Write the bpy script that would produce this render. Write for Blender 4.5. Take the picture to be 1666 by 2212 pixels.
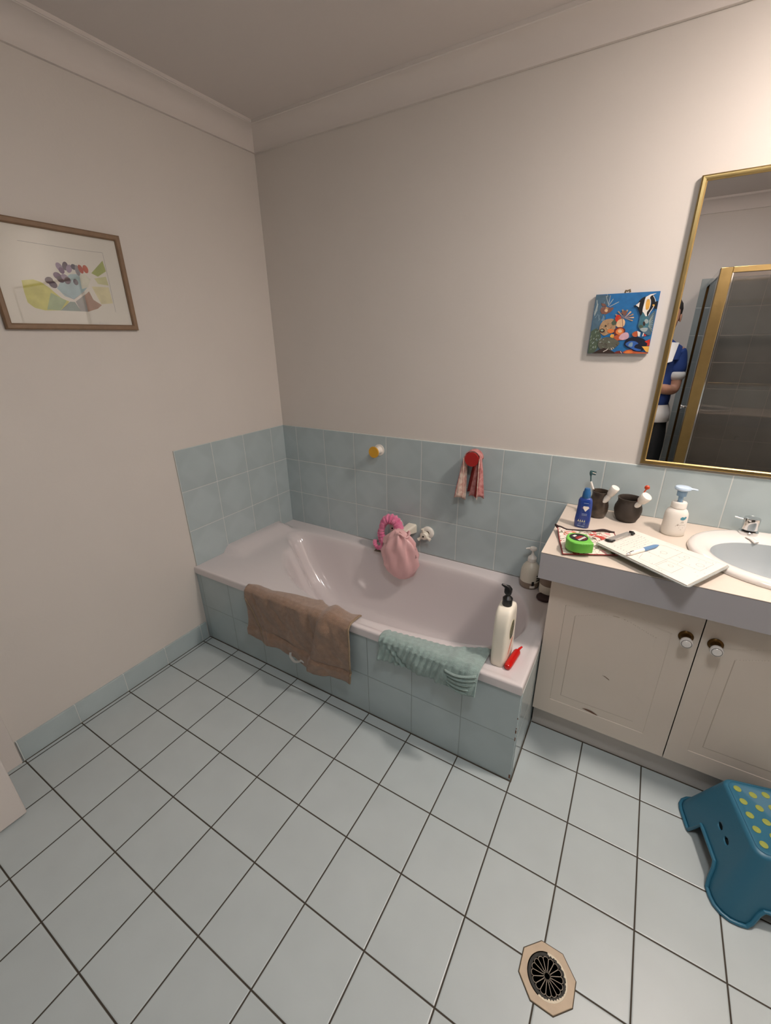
import bpy, bmesh, math, random
from mathutils import Vector, Matrix, Euler, noise
random.seed(7)
PI = math.pi
SC = bpy.context.scene
for o in list(bpy.data.objects): bpy.data.objects.remove(o)

# ------------------------------------------------------------------ camera
cd = bpy.data.cameras.new('camera'); cam = bpy.data.objects.new('camera', cd)
SC.collection.objects.link(cam); SC.camera = cam
CAMLOC = Vector((1.8253, -1.864, 1.4957)); CAMROT = Euler((1.1837, 0.0145, 0.5364), 'XYZ')
cam.location = CAMLOC; cam.rotation_euler = CAMROT
cd.sensor_fit = 'HORIZONTAL'; cd.sensor_width = 36; cd.lens = 36*918.96/1666
cd.clip_start = 0.004; cd.clip_end = 50

# ------------------------------------------------------------------ world, exposure, lights
w = bpy.data.worlds.new('world'); SC.world = w; w.use_nodes = True
w.node_tree.nodes['Background'].inputs[0].default_value = (0.6, 0.7, 0.85, 1)
w.node_tree.nodes['Background'].inputs[1].default_value = 0.0
SC.view_settings.view_transform = 'Standard'; SC.view_settings.look = 'None'
SC.view_settings.gamma = 1.0; SC.view_settings.use_curve_mapping = False
SC.view_settings.exposure = 0.07
LX, LY = 2.48, -0.56   # downlight over the vanity
LAMP_POWER = 262.0
CX_, CY_ = 1.95, -1.50
CEIL_POWER = 40.0      # round ceiling light behind the camera
HALL_POWER = 1.2      # daylight falling in through the doorway

def area(name, loc, rot, sx, sy, power, col):
    l = bpy.data.lights.new(name, 'AREA'); l.shape = 'RECTANGLE'; l.size = sx; l.size_y = sy
    l.energy = power; l.color = col
    o = bpy.data.objects.new(name, l); SC.collection.objects.link(o); o.location = loc; o.rotation_euler = rot
    return o
area('hall_daylight', (0.75, -3.5, 1.35), (PI/2, 0, 0), 0.9, 1.7, HALL_POWER, (0.86, 0.93, 1.0))

# ------------------------------------------------------------------ helpers: colour and materials
def hexc(h, a=1.0):
    h = h.lstrip('#'); r = []
    for i in (0, 2, 4):
        c = int(h[i:i+2], 16)/255
        r.append(c/12.92 if c <= 0.04045 else ((c+0.055)/1.055)**2.4)
    return (r[0], r[1], r[2], a)
MATS = {}
def mat(name, col, rough=0.5, metal=0.0, bump=0.0, bscale=60.0, var=0.0, vscale=8.0, col2=None, trans=0.0,
        alpha=1.0, sheen=0.0, coat=0.0, sss=0.0, detail=4.0):
    if name in MATS: return MATS[name]
    m = bpy.data.materials.new(name); m.use_nodes = True; nt = m.node_tree; n = nt.nodes; L = nt.links
    b = n['Principled BSDF']; c = hexc(col)
    b.inputs['Base Color'].default_value = c; b.inputs['Roughness'].default_value = rough
    b.inputs['Metallic'].default_value = metal
    if trans: b.inputs['Transmission Weight'].default_value = trans
    if alpha < 1: b.inputs['Alpha'].default_value = alpha
    if sheen: b.inputs['Sheen Weight'].default_value = sheen
    if coat: b.inputs['Coat Weight'].default_value = coat; b.inputs['Coat Roughness'].default_value = 0.1
    if sss: b.inputs['Subsurface Weight'].default_value = sss; b.inputs['Subsurface Scale'].default_value = 0.01
    tc = n.new('ShaderNodeTexCoord')
    if var or col2:
        nz = n.new('ShaderNodeTexNoise'); nz.inputs['Scale'].default_value = vscale; nz.inputs['Detail'].default_value = detail
        L.new(tc.outputs['Object'], nz.inputs['Vector'])
        mx = n.new('ShaderNodeMix'); mx.data_type = 'RGBA'
        if col2: ca, cb = c, hexc(col2)
        else: ca = tuple(x*(1-var) for x in c[:3])+(1,); cb = tuple(min(1, x*(1+var)) for x in c[:3])+(1,)
        mx.inputs['A'].default_value = ca; mx.inputs['B'].default_value = cb
        mr = n.new('ShaderNodeMapRange'); mr.inputs['From Min'].default_value = 0.35; mr.inputs['From Max'].default_value = 0.65
        L.new(nz.outputs['Fac'], mr.inputs['Value']); L.new(mr.outputs['Result'], mx.inputs['Factor'])
        L.new(mx.outputs['Result'], b.inputs['Base Color'])
    if bump:
        nb = n.new('ShaderNodeTexNoise'); nb.inputs['Scale'].default_value = bscale; nb.inputs['Detail'].default_value = 3
        L.new(tc.outputs['Object'], nb.inputs['Vector'])
        bp = n.new('ShaderNodeBump'); bp.inputs['Strength'].default_value = bump; bp.inputs['Distance'].default_value = 0.004
        L.new(nb.outputs['Fac'], bp.inputs['Height']); L.new(bp.outputs['Normal'], b.inputs['Normal'])
    MATS[name] = m; return m

def tile_mat(name, ua, uo, va, vo, T, g, col, gcol, rough=0.25, diag=0.0, var=0.03, hair=False):
    """square tiles laid on world axes ua/va ('x','y','z'), lines at uo+k*T and vo+k*T"""
    m = bpy.data.materials.new(name); m.use_nodes = True; nt = m.node_tree; n = nt.nodes; L = nt.links
    b = n['Principled BSDF']
    geo = n.new('ShaderNodeNewGeometry'); sp = n.new('ShaderNodeSeparateXYZ'); L.new(geo.outputs['Position'], sp.inputs[0])
    def M(op, a, bb=None, cc=None):
        q = n.new('ShaderNodeMath'); q.operation = op
        for i, v in enumerate((a, bb, cc)):
            if v is None: continue
            if isinstance(v, (int, float)): q.inputs[i].default_value = v
            else: L.new(v, q.inputs[i])
        return q.outputs[0]
    def ax(a, o):
        s = M('DIVIDE', M('SUBTRACT', sp.outputs['XYZ'.index(a.upper())], o), T)
        f = M('FRACT', s); fl = M('FLOOR', s); e = M('MINIMUM', f, M('SUBTRACT', 1.0, f))
        return f, fl, e
    fu, iu, eu = ax(ua, uo); fv, iv, ev = ax(va, vo)
    e = M('MINIMUM', eu, ev)
    mr = n.new('ShaderNodeMapRange'); mr.inputs['From Min'].default_value = g/2/T*0.7; mr.inputs['From Max'].default_value = g/2/T*1.25
    L.new(e, mr.inputs['Value']); tilef = mr.outputs['Result']
    cmb = n.new('ShaderNodeCombineXYZ'); L.new(iu, cmb.inputs[0]); L.new(iv, cmb.inputs[1])
    wn = n.new('ShaderNodeTexWhiteNoise'); L.new(cmb.outputs[0], wn.inputs['Vector'])
    val = M('MULTIPLY_ADD', wn.outputs['Value'], 2*var, 1-var)
    nz = n.new('ShaderNodeTexNoise'); nz.inputs['Scale'].default_value = 9; L.new(geo.outputs['Position'], nz.inputs['Vector'])
    val = M('MULTIPLY', val, M('MULTIPLY_ADD', nz.outputs['Fac'], 0.12, 0.94))
    if diag:
        d = M('ADD', M('ABSOLUTE', M('SUBTRACT', fu, 0.5)), M('ABSOLUTE', M('SUBTRACT', fv, 0.5)))
        q = n.new('ShaderNodeMapRange'); q.interpolation_type = 'SMOOTHSTEP'
        q.inputs['From Min'].default_value = 0.38; q.inputs['From Max'].default_value = 0.62; L.new(d, q.inputs['Value'])
        val = M('MULTIPLY', val, M('MULTIPLY_ADD', q.outputs['Result'], -diag, 1+diag/2))
    mx = n.new('ShaderNodeMix'); mx.data_type = 'RGBA'; mx.inputs['A'].default_value = hexc(gcol)
    vm = n.new('ShaderNodeVectorMath'); vm.operation = 'SCALE'; vm.inputs[0].default_value = hexc(col)[:3]; L.new(val, vm.inputs['Scale'])
    L.new(vm.outputs[0], mx.inputs['B']); L.new(tilef, mx.inputs['Factor'])
    out = mx.outputs['Result']
    L.new(out, b.inputs['Base Color'])
    r = M('MULTIPLY_ADD', tilef, rough-0.85, 0.85); L.new(r, b.inputs['Roughness'])
    mb = n.new('ShaderNodeMapRange'); mb.inputs['From Min'].default_value = g/2/T*0.8; mb.inputs['From Max'].default_value = g/2/T*1.25+0.012
    mb.interpolation_type = 'SMOOTHSTEP'; L.new(e, mb.inputs['Value'])
    bp = n.new('ShaderNodeBump'); bp.inputs['Strength'].default_value = 0.5; bp.inputs['Distance'].default_value = 0.0015
    L.new(mb.outputs['Result'], bp.inputs['Height']); L.new(bp.outputs['Normal'], b.inputs['Normal'])
    MATS[name] = m; return m

def emit(name, col, strength):
    m = bpy.data.materials.new(name); m.use_nodes = True; nt = m.node_tree; nt.nodes.clear()
    e = nt.nodes.new('ShaderNodeEmission'); e.inputs[0].default_value = col; e.inputs[1].default_value = strength
    o = nt.nodes.new('ShaderNodeOutputMaterial'); nt.links.new(e.outputs[0], o.inputs[0]); return m

def pane_mat(name, tint, rough=0.02):
    """thin tinted sheet: what passes through is tinted, the rest is mirrored by Fresnel"""
    m = bpy.data.materials.new(name); m.use_nodes = True; nt = m.node_tree; nt.nodes.clear(); n = nt.nodes
    t = n.new('ShaderNodeBsdfTransparent'); t.inputs[0].default_value = tint
    g = n.new('ShaderNodeBsdfGlossy'); g.inputs['Roughness'].default_value = rough; g.inputs[0].default_value = (1, 1, 1, 1)
    f = n.new('ShaderNodeFresnel'); f.inputs[0].default_value = 1.45
    mx = n.new('ShaderNodeMixShader'); o = n.new('ShaderNodeOutputMaterial')
    nt.links.new(f.outputs[0], mx.inputs[0]); nt.links.new(t.outputs[0], mx.inputs[1]); nt.links.new(g.outputs[0], mx.inputs[2])
    nt.links.new(mx.outputs[0], o.inputs[0]); return m

# ------------------------------------------------------------------ helpers: geometry
class MB:
    def __init__(s): s.v = []; s.f = []; s.m = []
    def add(s, vs, fs, mi=0):
        b = len(s.v); s.v += [tuple(p) for p in vs]; s.f += [[i+b for i in f] for f in fs]; s.m += [mi]*len(fs); return s
    def box(s, x0, y0, z0, x1, y1, z1, mi=0):
        if x0 > x1: x0, x1 = x1, x0
        if y0 > y1: y0, y1 = y1, y0
        if z0 > z1: z0, z1 = z1, z0
        vs = [(x0,y0,z0),(x1,y0,z0),(x1,y1,z0),(x0,y1,z0),(x0,y0,z1),(x1,y0,z1),(x1,y1,z1),(x0,y1,z1)]
        return s.add(vs, [[3,2,1,0],[4,5,6,7],[0,1,5,4],[1,2,6,5],[2,3,7,6],[3,0,4,7]], mi)
    def loft(s, rings, cap0=True, cap1=True, closed=True, mi=0):
        n = len(rings[0]); vs = [p for r in rings for p in r]; fs = []
        for i in range(len(rings)-1):
            for j in range(n if closed else n-1):
                k = (j+1) % n
                fs.append([i*n+j, i*n+k, (i+1)*n+k, (i+1)*n+j])
        if cap0: fs.append(list(range(n))[::-1])
        if cap1: fs.append([(len(rings)-1)*n+j for j in range(n)])
        return s.add(vs, fs, mi)
    def lathe(s, prof, c=(0,0,0), axis='z', n=40, cap0=True, cap1=True, mi=0, sx=1, sy=1):
        rings = []
        for r, h in prof:
            ring = []
            for k in range(n):
                a = 2*PI*k/n; p, q = r*math.cos(a)*sx, r*math.sin(a)*sy
                if axis == 'z': ring.append((c[0]+p, c[1]+q, c[2]+h))
                elif axis == 'x': ring.append((c[0]+h, c[1]+p, c[2]+q))
                else: ring.append((c[0]+q, c[1]+h, c[2]+p))
            rings.append(ring)
        return s.loft(rings, cap0, cap1, True, mi)
    def tube(s, pts, r, n=12, mi=0, cap=True, flat=1.0):
        pts = [Vector(p) for p in pts]; rs = r if isinstance(r, (list, tuple)) else [r]*len(pts)
        t = (pts[1]-pts[0]).normalized(); up = Vector((0,0,1)) if abs(t.z) < 0.9 else Vector((1,0,0))
        a = t.cross(up).normalized(); rings = []
        for i, p in enumerate(pts):
            if i == 0: tt = pts[1]-pts[0]
            elif i == len(pts)-1: tt = pts[-1]-pts[-2]
            else: tt = pts[i+1]-pts[i-1]
            tt.normalize(); a = (a-tt*a.dot(tt))
            if a.length < 1e-6: a = tt.orthogonal()
            a.normalize(); b = tt.cross(a)
            rings.append([tuple(p+a*rs[i]*math.cos(2*PI*k/n)+b*rs[i]*flat*math.sin(2*PI*k/n)) for k in range(n)])
        return s.loft(rings, cap, cap, True, mi)
    def grid(s, fn, nu, nv, mi=0):
        vs = [fn(i/nu, j/nv) for i in range(nu+1) for j in range(nv+1)]; fs = []
        for i in range(nu):
            for j in range(nv):
                fs.append([i*(nv+1)+j, (i+1)*(nv+1)+j, (i+1)*(nv+1)+j+1, i*(nv+1)+j+1])
        return s.add(vs, fs, mi)
    def prism(s, poly, z0, z1, mi=0, M=None):
        n = len(poly); vs = [Vector((x, y, z0)) for x, y in poly]+[Vector((x, y, z1)) for x, y in poly]
        if M: vs = [M @ v for v in vs]
        fs = [list(range(n))[::-1], list(range(n, 2*n))]+[[i, (i+1) % n, (i+1) % n+n, i+n] for i in range(n)]
        return s.add(vs, fs, mi)
    def xf(s, M, start=0):
        for i in range(start, len(s.v)): s.v[i] = tuple(M @ Vector(s.v[i]))
        return s
    def build(s, name, mats, parent=None, bevel=0, seg=2, smooth=35, solid=0, sub=0, loc=None, fix=True):
        me = bpy.data.meshes.new(name); me.from_pydata(s.v, [], s.f); 
        if not isinstance(mats, (list, tuple)): mats = [mats]
        for m in mats: me.materials.append(m)
        me.polygons.foreach_set('material_index', s.m)
        if fix:
            bm = bmesh.new(); bm.from_mesh(me); bmesh.ops.recalc_face_normals(bm, faces=bm.faces); bm.to_mesh(me); bm.free()
        me.update()
        if smooth:
            me.polygons.foreach_set('use_smooth', [True]*len(me.polygons)); me.set_sharp_from_angle(angle=math.radians(smooth))
        o = bpy.data.objects.new(name, me); SC.collection.objects.link(o)
        if parent: o.parent = parent
        if loc: o.location = loc
        if solid:
            q = o.modifiers.new('solid', 'SOLIDIFY'); q.thickness = solid; q.offset = 0
        if sub:
            q = o.modifiers.new('sub', 'SUBSURF'); q.levels = sub; q.render_levels = sub
        if bevel:
            q = o.modifiers.new('bevel', 'BEVEL'); q.width = bevel; q.segments = seg; q.limit_method = 'ANGLE'; q.angle_limit = math.radians(40)
        return o

def thing(name, label, cat, loc=(0,0,0), rz=0, group=None):
    o = bpy.data.objects.new(name, None); SC.collection.objects.link(o); o.empty_display_size = 0.05
    o.location = loc; o.rotation_euler = (0, 0, rz); o['label'] = label; o['category'] = cat
    if group: o['group'] = group
    return o
def tag(o, label, cat, group=None):
    o['label'] = label; o['category'] = cat
    if group: o['group'] = group
    return o
def struct(o): o['kind'] = 'structure'; return o
def spline(pts, n=8, closed=False):
    P = [Vector(p) for p in pts]; out = []; N = len(P); rng = range(N if closed else N-1)
    for i in rng:
        if closed: a, b, c, d = P[(i-1) % N], P[i], P[(i+1) % N], P[(i+2) % N]
        else: a, b, c, d = P[max(i-1,0)], P[i], P[i+1], P[min(i+2,N-1)]
        for k in range(n):
            t = k/n
            out.append(0.5*((2*b)+(c-a)*t+(2*a-5*b+4*c-d)*t*t+(3*b-a-3*c+d)*t**3))
    if not closed: out.append(P[-1])
    return out
def sstep(a, b, x):
    t = max(0, min(1, (x-a)/(b-a))); return t*t*(3-2*t)
def lerp(a, b, t): return a+(b-a)*t
def interp(xs, ys, x):
    if x <= xs[0]: return ys[0]
    for i in range(len(xs)-1):
        if x <= xs[i+1]: return lerp(ys[i], ys[i+1], (x-xs[i])/(xs[i+1]-xs[i]))
    return ys[-1]
def rrect(hx, hy, r, z, n=8, c=(0,0)):
    out = []
    for qx, qy, a0 in ((1,1,0),(-1,1,PI/2),(-1,-1,PI),(1,-1,3*PI/2)):
        for k in range(n+1):
            a = a0+PI/2*k/n; out.append((c[0]+qx*(hx-r)+r*math.cos(a), c[1]+qy*(hy-r)+r*math.sin(a), z))
    return out
def sell(hx, hy, e, z, n=48, c=(0,0)):
    out = []
    for k in range(n):
        a = 2*PI*k/n; ca, sa = math.cos(a), math.sin(a)
        out.append((c[0]+hx*math.copysign(abs(ca)**(2/e), ca), c[1]+hy*math.copysign(abs(sa)**(2/e), sa), z))
    return out
def ell(cx, cy, rx, ry, n=20, rot=0):
    return [(cx+rx*math.cos(2*PI*k/n)*math.cos(rot)-ry*math.sin(2*PI*k/n)*math.sin(rot),
             cy+rx*math.cos(2*PI*k/n)*math.sin(rot)+ry*math.sin(2*PI*k/n)*math.cos(rot)) for k in range(n)]
def stroke(pts, wd):
    """outline polygon of a thin stroke along pts"""
    P = [Vector(p) for p in pts]; L, R = [], []
    for i, p in enumerate(P):
        t = (P[min(i+1, len(P)-1)]-P[max(i-1, 0)]).normalized(); nrm = Vector((-t.y, t.x))*wd/2
        L.append(tuple(p+nrm)); R.append(tuple(p-nrm))
    return L+R[::-1]

# ------------------------------------------------------------------ materials
m_wall = mat('wall_paint', '#d7d1ca', 0.75, bump=0.08, bscale=90, var=0.012, vscale=3)
m_ceil = mat('ceiling_paint', '#d6cfca', 0.85, bump=0.05, bscale=80)
m_corn = mat('cornice_paint', '#dbd4ce', 0.7)
T = 0.203
X0, Y0 = 0.0295, 0.7774
m_floor = tile_mat('floor_tiles', 'x', X0, 'y', -Y0, T, 0.0044, '#b7c1c2', '#3c352b', 0.32, var=0.02)
TC, GC = '#b1bfc1', '#d2d6d2'
m_tback = tile_mat('wall_tiles_back', 'x', 0.1061, 'z', 1.0317, 0.2035, 0.0028, TC, GC, 0.22, diag=0.055)
m_tleft = tile_mat('wall_tiles_left', 'y', -0.1115, 'z', 1.0317, 0.2035, 0.0028, TC, GC, 0.22, diag=0.055)
m_tfront = tile_mat('bath_tiles_front', 'x', X0, 'z', 0.202, T, 0.0022, TC, '#8d9694', 0.22, diag=0.03)
m_tend = tile_mat('bath_tiles_end', 'y', -0.533, 'z', 0.202, T, 0.0030, TC, '#c9ccc8', 0.12, diag=0.03)
m_tskirt = tile_mat('skirting_tiles', 'y', -Y0, 'z', -0.05, T, 0.0025, TC, GC, 0.22, diag=0.03)
m_tub = mat('tub_acrylic', '#dad3d3', 0.13, coat=0.4)
m_lam = mat('laminate_cream', '#d6c9bb', 0.42)
m_lamedge = mat('laminate_grey', '#b1aeb1', 0.5)
m_seam = mat('laminate_seam', '#3a3028', 0.7)
m_door = mat('door_vinyl', '#d8ccbf', 0.42, var=0.015, vscale=5)
m_dark = mat('dark_matte', '#1b1815', 0.9)  # near-black for screw caps, print, pupils, brows, mirror backing and drain well
m_brass = mat('brass', '#a08a5c', 0.34, 1.0, var=0.05, vscale=14)
m_brassd = mat('brass_dark', '#5a4326', 0.35, 1.0)
m_chrome = mat('chrome', '#d9dadb', 0.08, 1.0)
m_white = mat('white_plastic', '#ece7de', 0.35)
m_offw = mat('cream_plastic', '#ece6d6', 0.38)
m_black = mat('black_plastic', '#101112', 0.35)
m_porc = mat('porcelain', '#e7e2dc', 0.1, coat=0.5)
m_towel = mat('towel_brown', '#987a64', 0.95, bump=1.0, bscale=420, var=0.13, vscale=55, sheen=0.5)
m_towelh = mat('towel_hem', '#94816a', 0.9, bump=0.5, bscale=300)
m_green = mat('cloth_sage', '#9bb3ae', 0.95, bump=1.0, bscale=500, var=0.10, vscale=70, sheen=0.4)

# ------------------------------------------------------------------ room
ZC = 2.41; XR = 3.15; YF = -2.655; ZT = 1.0317; ZR0 = 0.424
XE = X0+8*T    # 1.6535, right end of the bath
struct(MB().box(-0.1, 0.1, -0.1, XR+0.1, -4.0, 0).build('floor', m_floor, smooth=0))
struct(MB().box(-0.1, 0.1, ZC, XR+0.1, -4.0, ZC+0.1).build('ceiling', m_ceil, smooth=0))
struct(MB().box(-0.1, 0, 0, XR+0.1, 0.1, ZC).build('wall_back', m_wall, smooth=0))
struct(MB().box(-0.1, 0, 0, 0, -4.0, ZC).build('wall_left', m_wall, smooth=0))
struct(MB().box(XR, 0, 0, XR+0.1, -4.0, ZC).build('wall_right', m_wall, smooth=0))
DX0, DX1, DZ = 0.27, 1.12, 2.05
wf = MB().box(0, YF, 0, DX0, YF-0.1, ZC).box(DX1, YF, 0, XR, YF-0.1, ZC).box(DX0, YF, DZ, DX1, YF-0.1, ZC)
struct(wf.build('wall_front', m_wall, smooth=0))
struct(MB().box(-0.1, -3.9, 0, XR+0.1, -4.0, ZC).build('wall_hall', m_wall, smooth=0))
# plaster cove cornice along each wall
def cove(a, b, nrm, name):
    """a->b along the wall, nrm points into the room"""
    d = 0.085; h = ZC-2.322; prof = [(0, 0), (0.012, 0), (0.012, 0.010)]
    for k in range(9):
        t = k/8*PI/2; prof.append((0.012+(d-0.018-0.0)*(1-math.cos(t)), 0.012+(h-0.026)*math.sin(t)))
    prof += [(d-0.004, h-0.012), (d, h-0.012), (d, h), (0, h)]
    ra, rb = [], []
    for p, q in prof:
        for r, base, s in ((ra, a, 1), (rb, b, -1)):
            dirn = (Vector(b)-Vector(a)).normalized()
            v = Vector(base)+Vector(nrm)*p+dirn*p*s+Vector((0, 0, q)); r.append(tuple(v))
    struct(MB().loft([ra, rb], True, True, True).build(name, m_corn, smooth=30))
zc0 = 2.322
cove((0, 0, zc0), (XR, 0, zc0), (0, -1, 0), 'trim_1')
cove((0, YF, zc0), (0, 0, zc0), (1, 0, 0), 'trim_2')
cove((XR, 0, zc0), (XR, YF, zc0), (-1, 0, 0), 'trim_3')
cove((XR, YF, zc0), (0, YF, zc0), (0, 1, 0), 'trim_4')
# wall tiling
struct(MB().box(0, 0, 0.38, XR, -0.007, ZT).build('trim_5', m_tback, bevel=0.0015))
struct(MB().box(0, -0.007, 0.30, 0.007, -0.7225, ZT).build('trim_6', m_tleft, bevel=0.0015))
struct(MB().box(0, -0.738, 0, 0.010, -1.592, 0.098).build('baseboard_left', [m_tskirt], bevel=0.0012))
struct(MB().box(0, -1.597, 0, 0.012, -1.70, 2.12).build('trim_7', m_corn, bevel=0.002))
# shower recess tiling on the front wall and right wall
m_tshow = tile_mat('shower_tiles', 'x', 2.035, 'z', 1.89, 0.2035, 0.003, '#9aa3a3', '#b4b6b0', 0.2, diag=0.05)
m_tshow2 = tile_mat('shower_tiles_side', 'y', YF, 'z', 1.89, 0.2035, 0.003, '#9aa3a3', '#b4b6b0', 0.2, diag=0.05)
struct(MB().box(2.035, YF, 0, XR, YF+0.007, 1.89).build('trim_8', m_tshow, bevel=0.001))
struct(MB().box(XR-0.007, YF+0.007, 0, XR, -1.72, 1.89).build('trim_9', m_tshow2, bevel=0.001))
m_grt = mat('grout_dark', '#4a4236', 0.9)
struct(MB().box(0.010, -0.7345, 0, XE, -0.7300, 0.0009).build('trim_11', m_grt, smooth=0))
struct(MB().box(0.0095, -0.7345, 0, 0.0135, -1.60, 0.0009).build('trim_12', m_grt, smooth=0))
struct(MB().box(XE+0.004, -0.4285, 0, XR, -0.4240, 0.0009).build('trim_13', m_grt, smooth=0))
struct(MB().box(XE-0.0005, -0.4285, 0, XE+0.0035, -0.7345, 0.0009).build('trim_14', m_grt, smooth=0))
# door: frame and open leaf
fr = MB()
fr.box(DX0-0.045, YF, 0, DX0, YF+0.014, DZ+0.06).box(DX1, YF, 0, DX1+0.06, YF+0.014, DZ+0.06).box(DX0, YF, DZ, DX1, YF+0.014, DZ+0.06)
struct(fr.build('trim_10', m_corn, bevel=0.002))
door = bpy.data.objects.new('door_1', None); SC.collection.objects.link(door); door.location = (0.2375, -2.165, 0); struct(door)
MB().box(-0.0175, -0.478, 0.006, 0.0195, 0.490, 2.03).build('door_leaf', m_corn, door, bevel=0.006, seg=3)
MB().lathe([(0.026,0),(0.026,0.006),(0.010,0.01),(0.010,0.045),(0.026,0.05),(0.028,0.065),(0.018,0.078)], (0.0195, 0.43, 1.0), 'x').build('door_handle', m_brass, door)

# ------------------------------------------------------------------ bath
def rimz(x, y): return 0.423+(0.011+0.012*x/1.65)*(-y/0.73)
tub = thing('bathtub', 'long mauve-grey bathtub boxed in with blue-grey tiles in the corner', 'bathtub', (0.82, -0.365, 0))
OUT = [(.272,-.385),(.250,-.315),(.165,-.245),(.120,-.185),(.155,-.122),(.28,-.098),(.42,-.092),(.60,-.086),(.9,-.078),(1.2,-.078),(1.40,-.098),(1.515,-.175),(1.575,-.30),(1.583,-.42),(1.535,-.535),(1.42,-.605),(1.2,-.648),(.95,-.665),(.72,-.650),(.53,-.590),(.38,-.50)]
cxy = Vector((0.86, -0.365))
outl = [Vector(p) for p in spline([(x, y) for x, y in OUT], 10, True)]
RX0, RX1, RY0, RY1 = 0.0, XE-0.0005, -0.007, -0.737
def ray_poly(a):
    d = Vector((math.cos(a), math.sin(a))); best = None
    for i in range(len(outl)):
        p, q = outl[i]-cxy, outl[(i+1) % len(outl)]-cxy; e = q-p
        den = d.x*e.y-d.y*e.x
        if abs(den) < 1e-12: continue
        t = (p.x*e.y-p.y*e.x)/den; u = (p.x*d.y-p.y*d.x)/den
        if t > 0 and -1e-6 <= u <= 1+1e-6: best = t if best is None else max(best, t)
    return cxy+d*best
def ray_rect(a):
    d = Vector((math.cos(a), math.sin(a))); ts = []
    if d.x > 1e-9: ts.append((RX1-cxy.x)/d.x)
    if d.x < -1e-9: ts.append((RX0-cxy.x)/d.x)
    if d.y > 1e-9: ts.append((RY0-cxy.y)/d.y)
    if d.y < -1e-9: ts.append((RY1-cxy.y)/d.y)
    return cxy+d*min(ts)
angs = [2*PI*k/260 for k in range(260)]
for X in (RX0, RX1):
    for Y in (RY0, RY1):
        a = math.atan2(Y-cxy.y, X-cxy.x) % (2*PI); angs += [a-0.004, a, a+0.004]
angs = sorted(set(angs))
Rr = [ray_rect(a) for a in angs]; Oo = [ray_poly(a) for a in angs]
FC = Vector((1.0, -0.365))
def floorpt(p):
    q = p-FC
    return FC+Vector((q.x*(0.56 if q.x < 0 else 0.80), q.y*0.66))
def deck(x, y, extra=0):
    z = rimz(x, y)
    # pillow roll against the head wall
    z += 0.036*sstep(0.150, 0.035, x)*sstep(-0.552, -0.522, y)*sstep(-0.105, -0.135, y)
    # shallow soap ledges with a raised outer lip
    e = min(x-RX0+9, RX1-x, y-RY1)
    z += -0.006*sstep(0.018, 0.034, e)*sstep(0.25, 0.6, x)
    return z
rings = []
c0 = Vector((0.82, -0.365))
def W(p, z): return (p.x-c0.x, p.y-c0.y, z)
def shrink(p, d):
    return Vector((min(max(p.x, RX0+d), RX1-d), min(max(p.y, RY1+d), RY0)))
rings.append([W(shrink(p, 0.010), rimz(p.x, p.y)-0.036) for p in Rr])
rings.append([W(p, rimz(p.x, p.y)-0.036) for p in Rr])
rings.append([W(p, rimz(p.x, p.y)-0.008) for p in Rr])
rings.append([W(shrink(p, 0.0015), rimz(p.x, p.y)-0.003) for p in Rr])
rings.append([W(shrink(p, 0.005), deck(*shrink(p, 0.005))) for p in Rr])
for t in (0.0, .08, .16, .26, .36, .46, .56, .66, .76, .86, .94, 1.0):
    r = []
    for R_, O_ in zip(Rr, Oo):
        s = shrink(R_, 0.010); p = s.lerp(O_, t); r.append(W(p, deck(p.x, p.y)-(0.004*t**6)))
    rings.append(r)
PF = [(.012,.002),(0.03,.006),(.06,.017),(.10,.040),(.14,.080),(.19,.155),(.26,.275),(.34,.43),(.43,.56),(.53,.69),(.63,.80),(.73,.885),(.83,.945),(.92,.98),(1.0,.995)]
ZF = 0.055
for f, g in PF:
    r = []
    for O_ in Oo:
        p = O_.lerp(floorpt(O_), f); zt = deck(O_.x, O_.y)-0.004
        r.append(W(p, lerp(zt, ZF, g)))
    rings.append(r)
for k in (0.85, 0.6, 0.35, 0.12):
    r = []
    for O_ in Oo:
        p = FC.lerp(floorpt(O_), k); r.append(W(p, ZF-0.004*(1-k)))
    rings.append(r)
MB().loft(rings, False, True).build('tub_shell', m_tub, tub, smooth=50)
fp = MB().box(0.0-c0.x, -0.7175-c0.y, 0, XE-0.002-c0.x, -0.730-c0.y, 0.405)
fp.build('front_panel', m_tfront, tub, bevel=0.001)
# chipped grout line and chips down the outer corner are part of the end panel
ep = MB().box(XE-0.012-c0.x, -0.02-c0.y, 0, XE-c0.x, -0.7165-c0.y, 0.405)
ep.build('end_panel', m_tend, tub, bevel=0.001)
m_chip = mat('chip_brown', '#6b4a38', 0.9)
for z, dz, dx in ((0.30,.006,.003),(0.255,.005,.003),(0.235,.014,.004),(0.2,.016,.003),(0.012,.018,.006)):
    MB().box(XE-0.0022-dx-c0.x, -0.7302-c0.y, z, XE-0.0022-c0.x, -0.7309-c0.y, z+dz).build('edge_chip', m_chip, tub, smooth=0)

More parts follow.
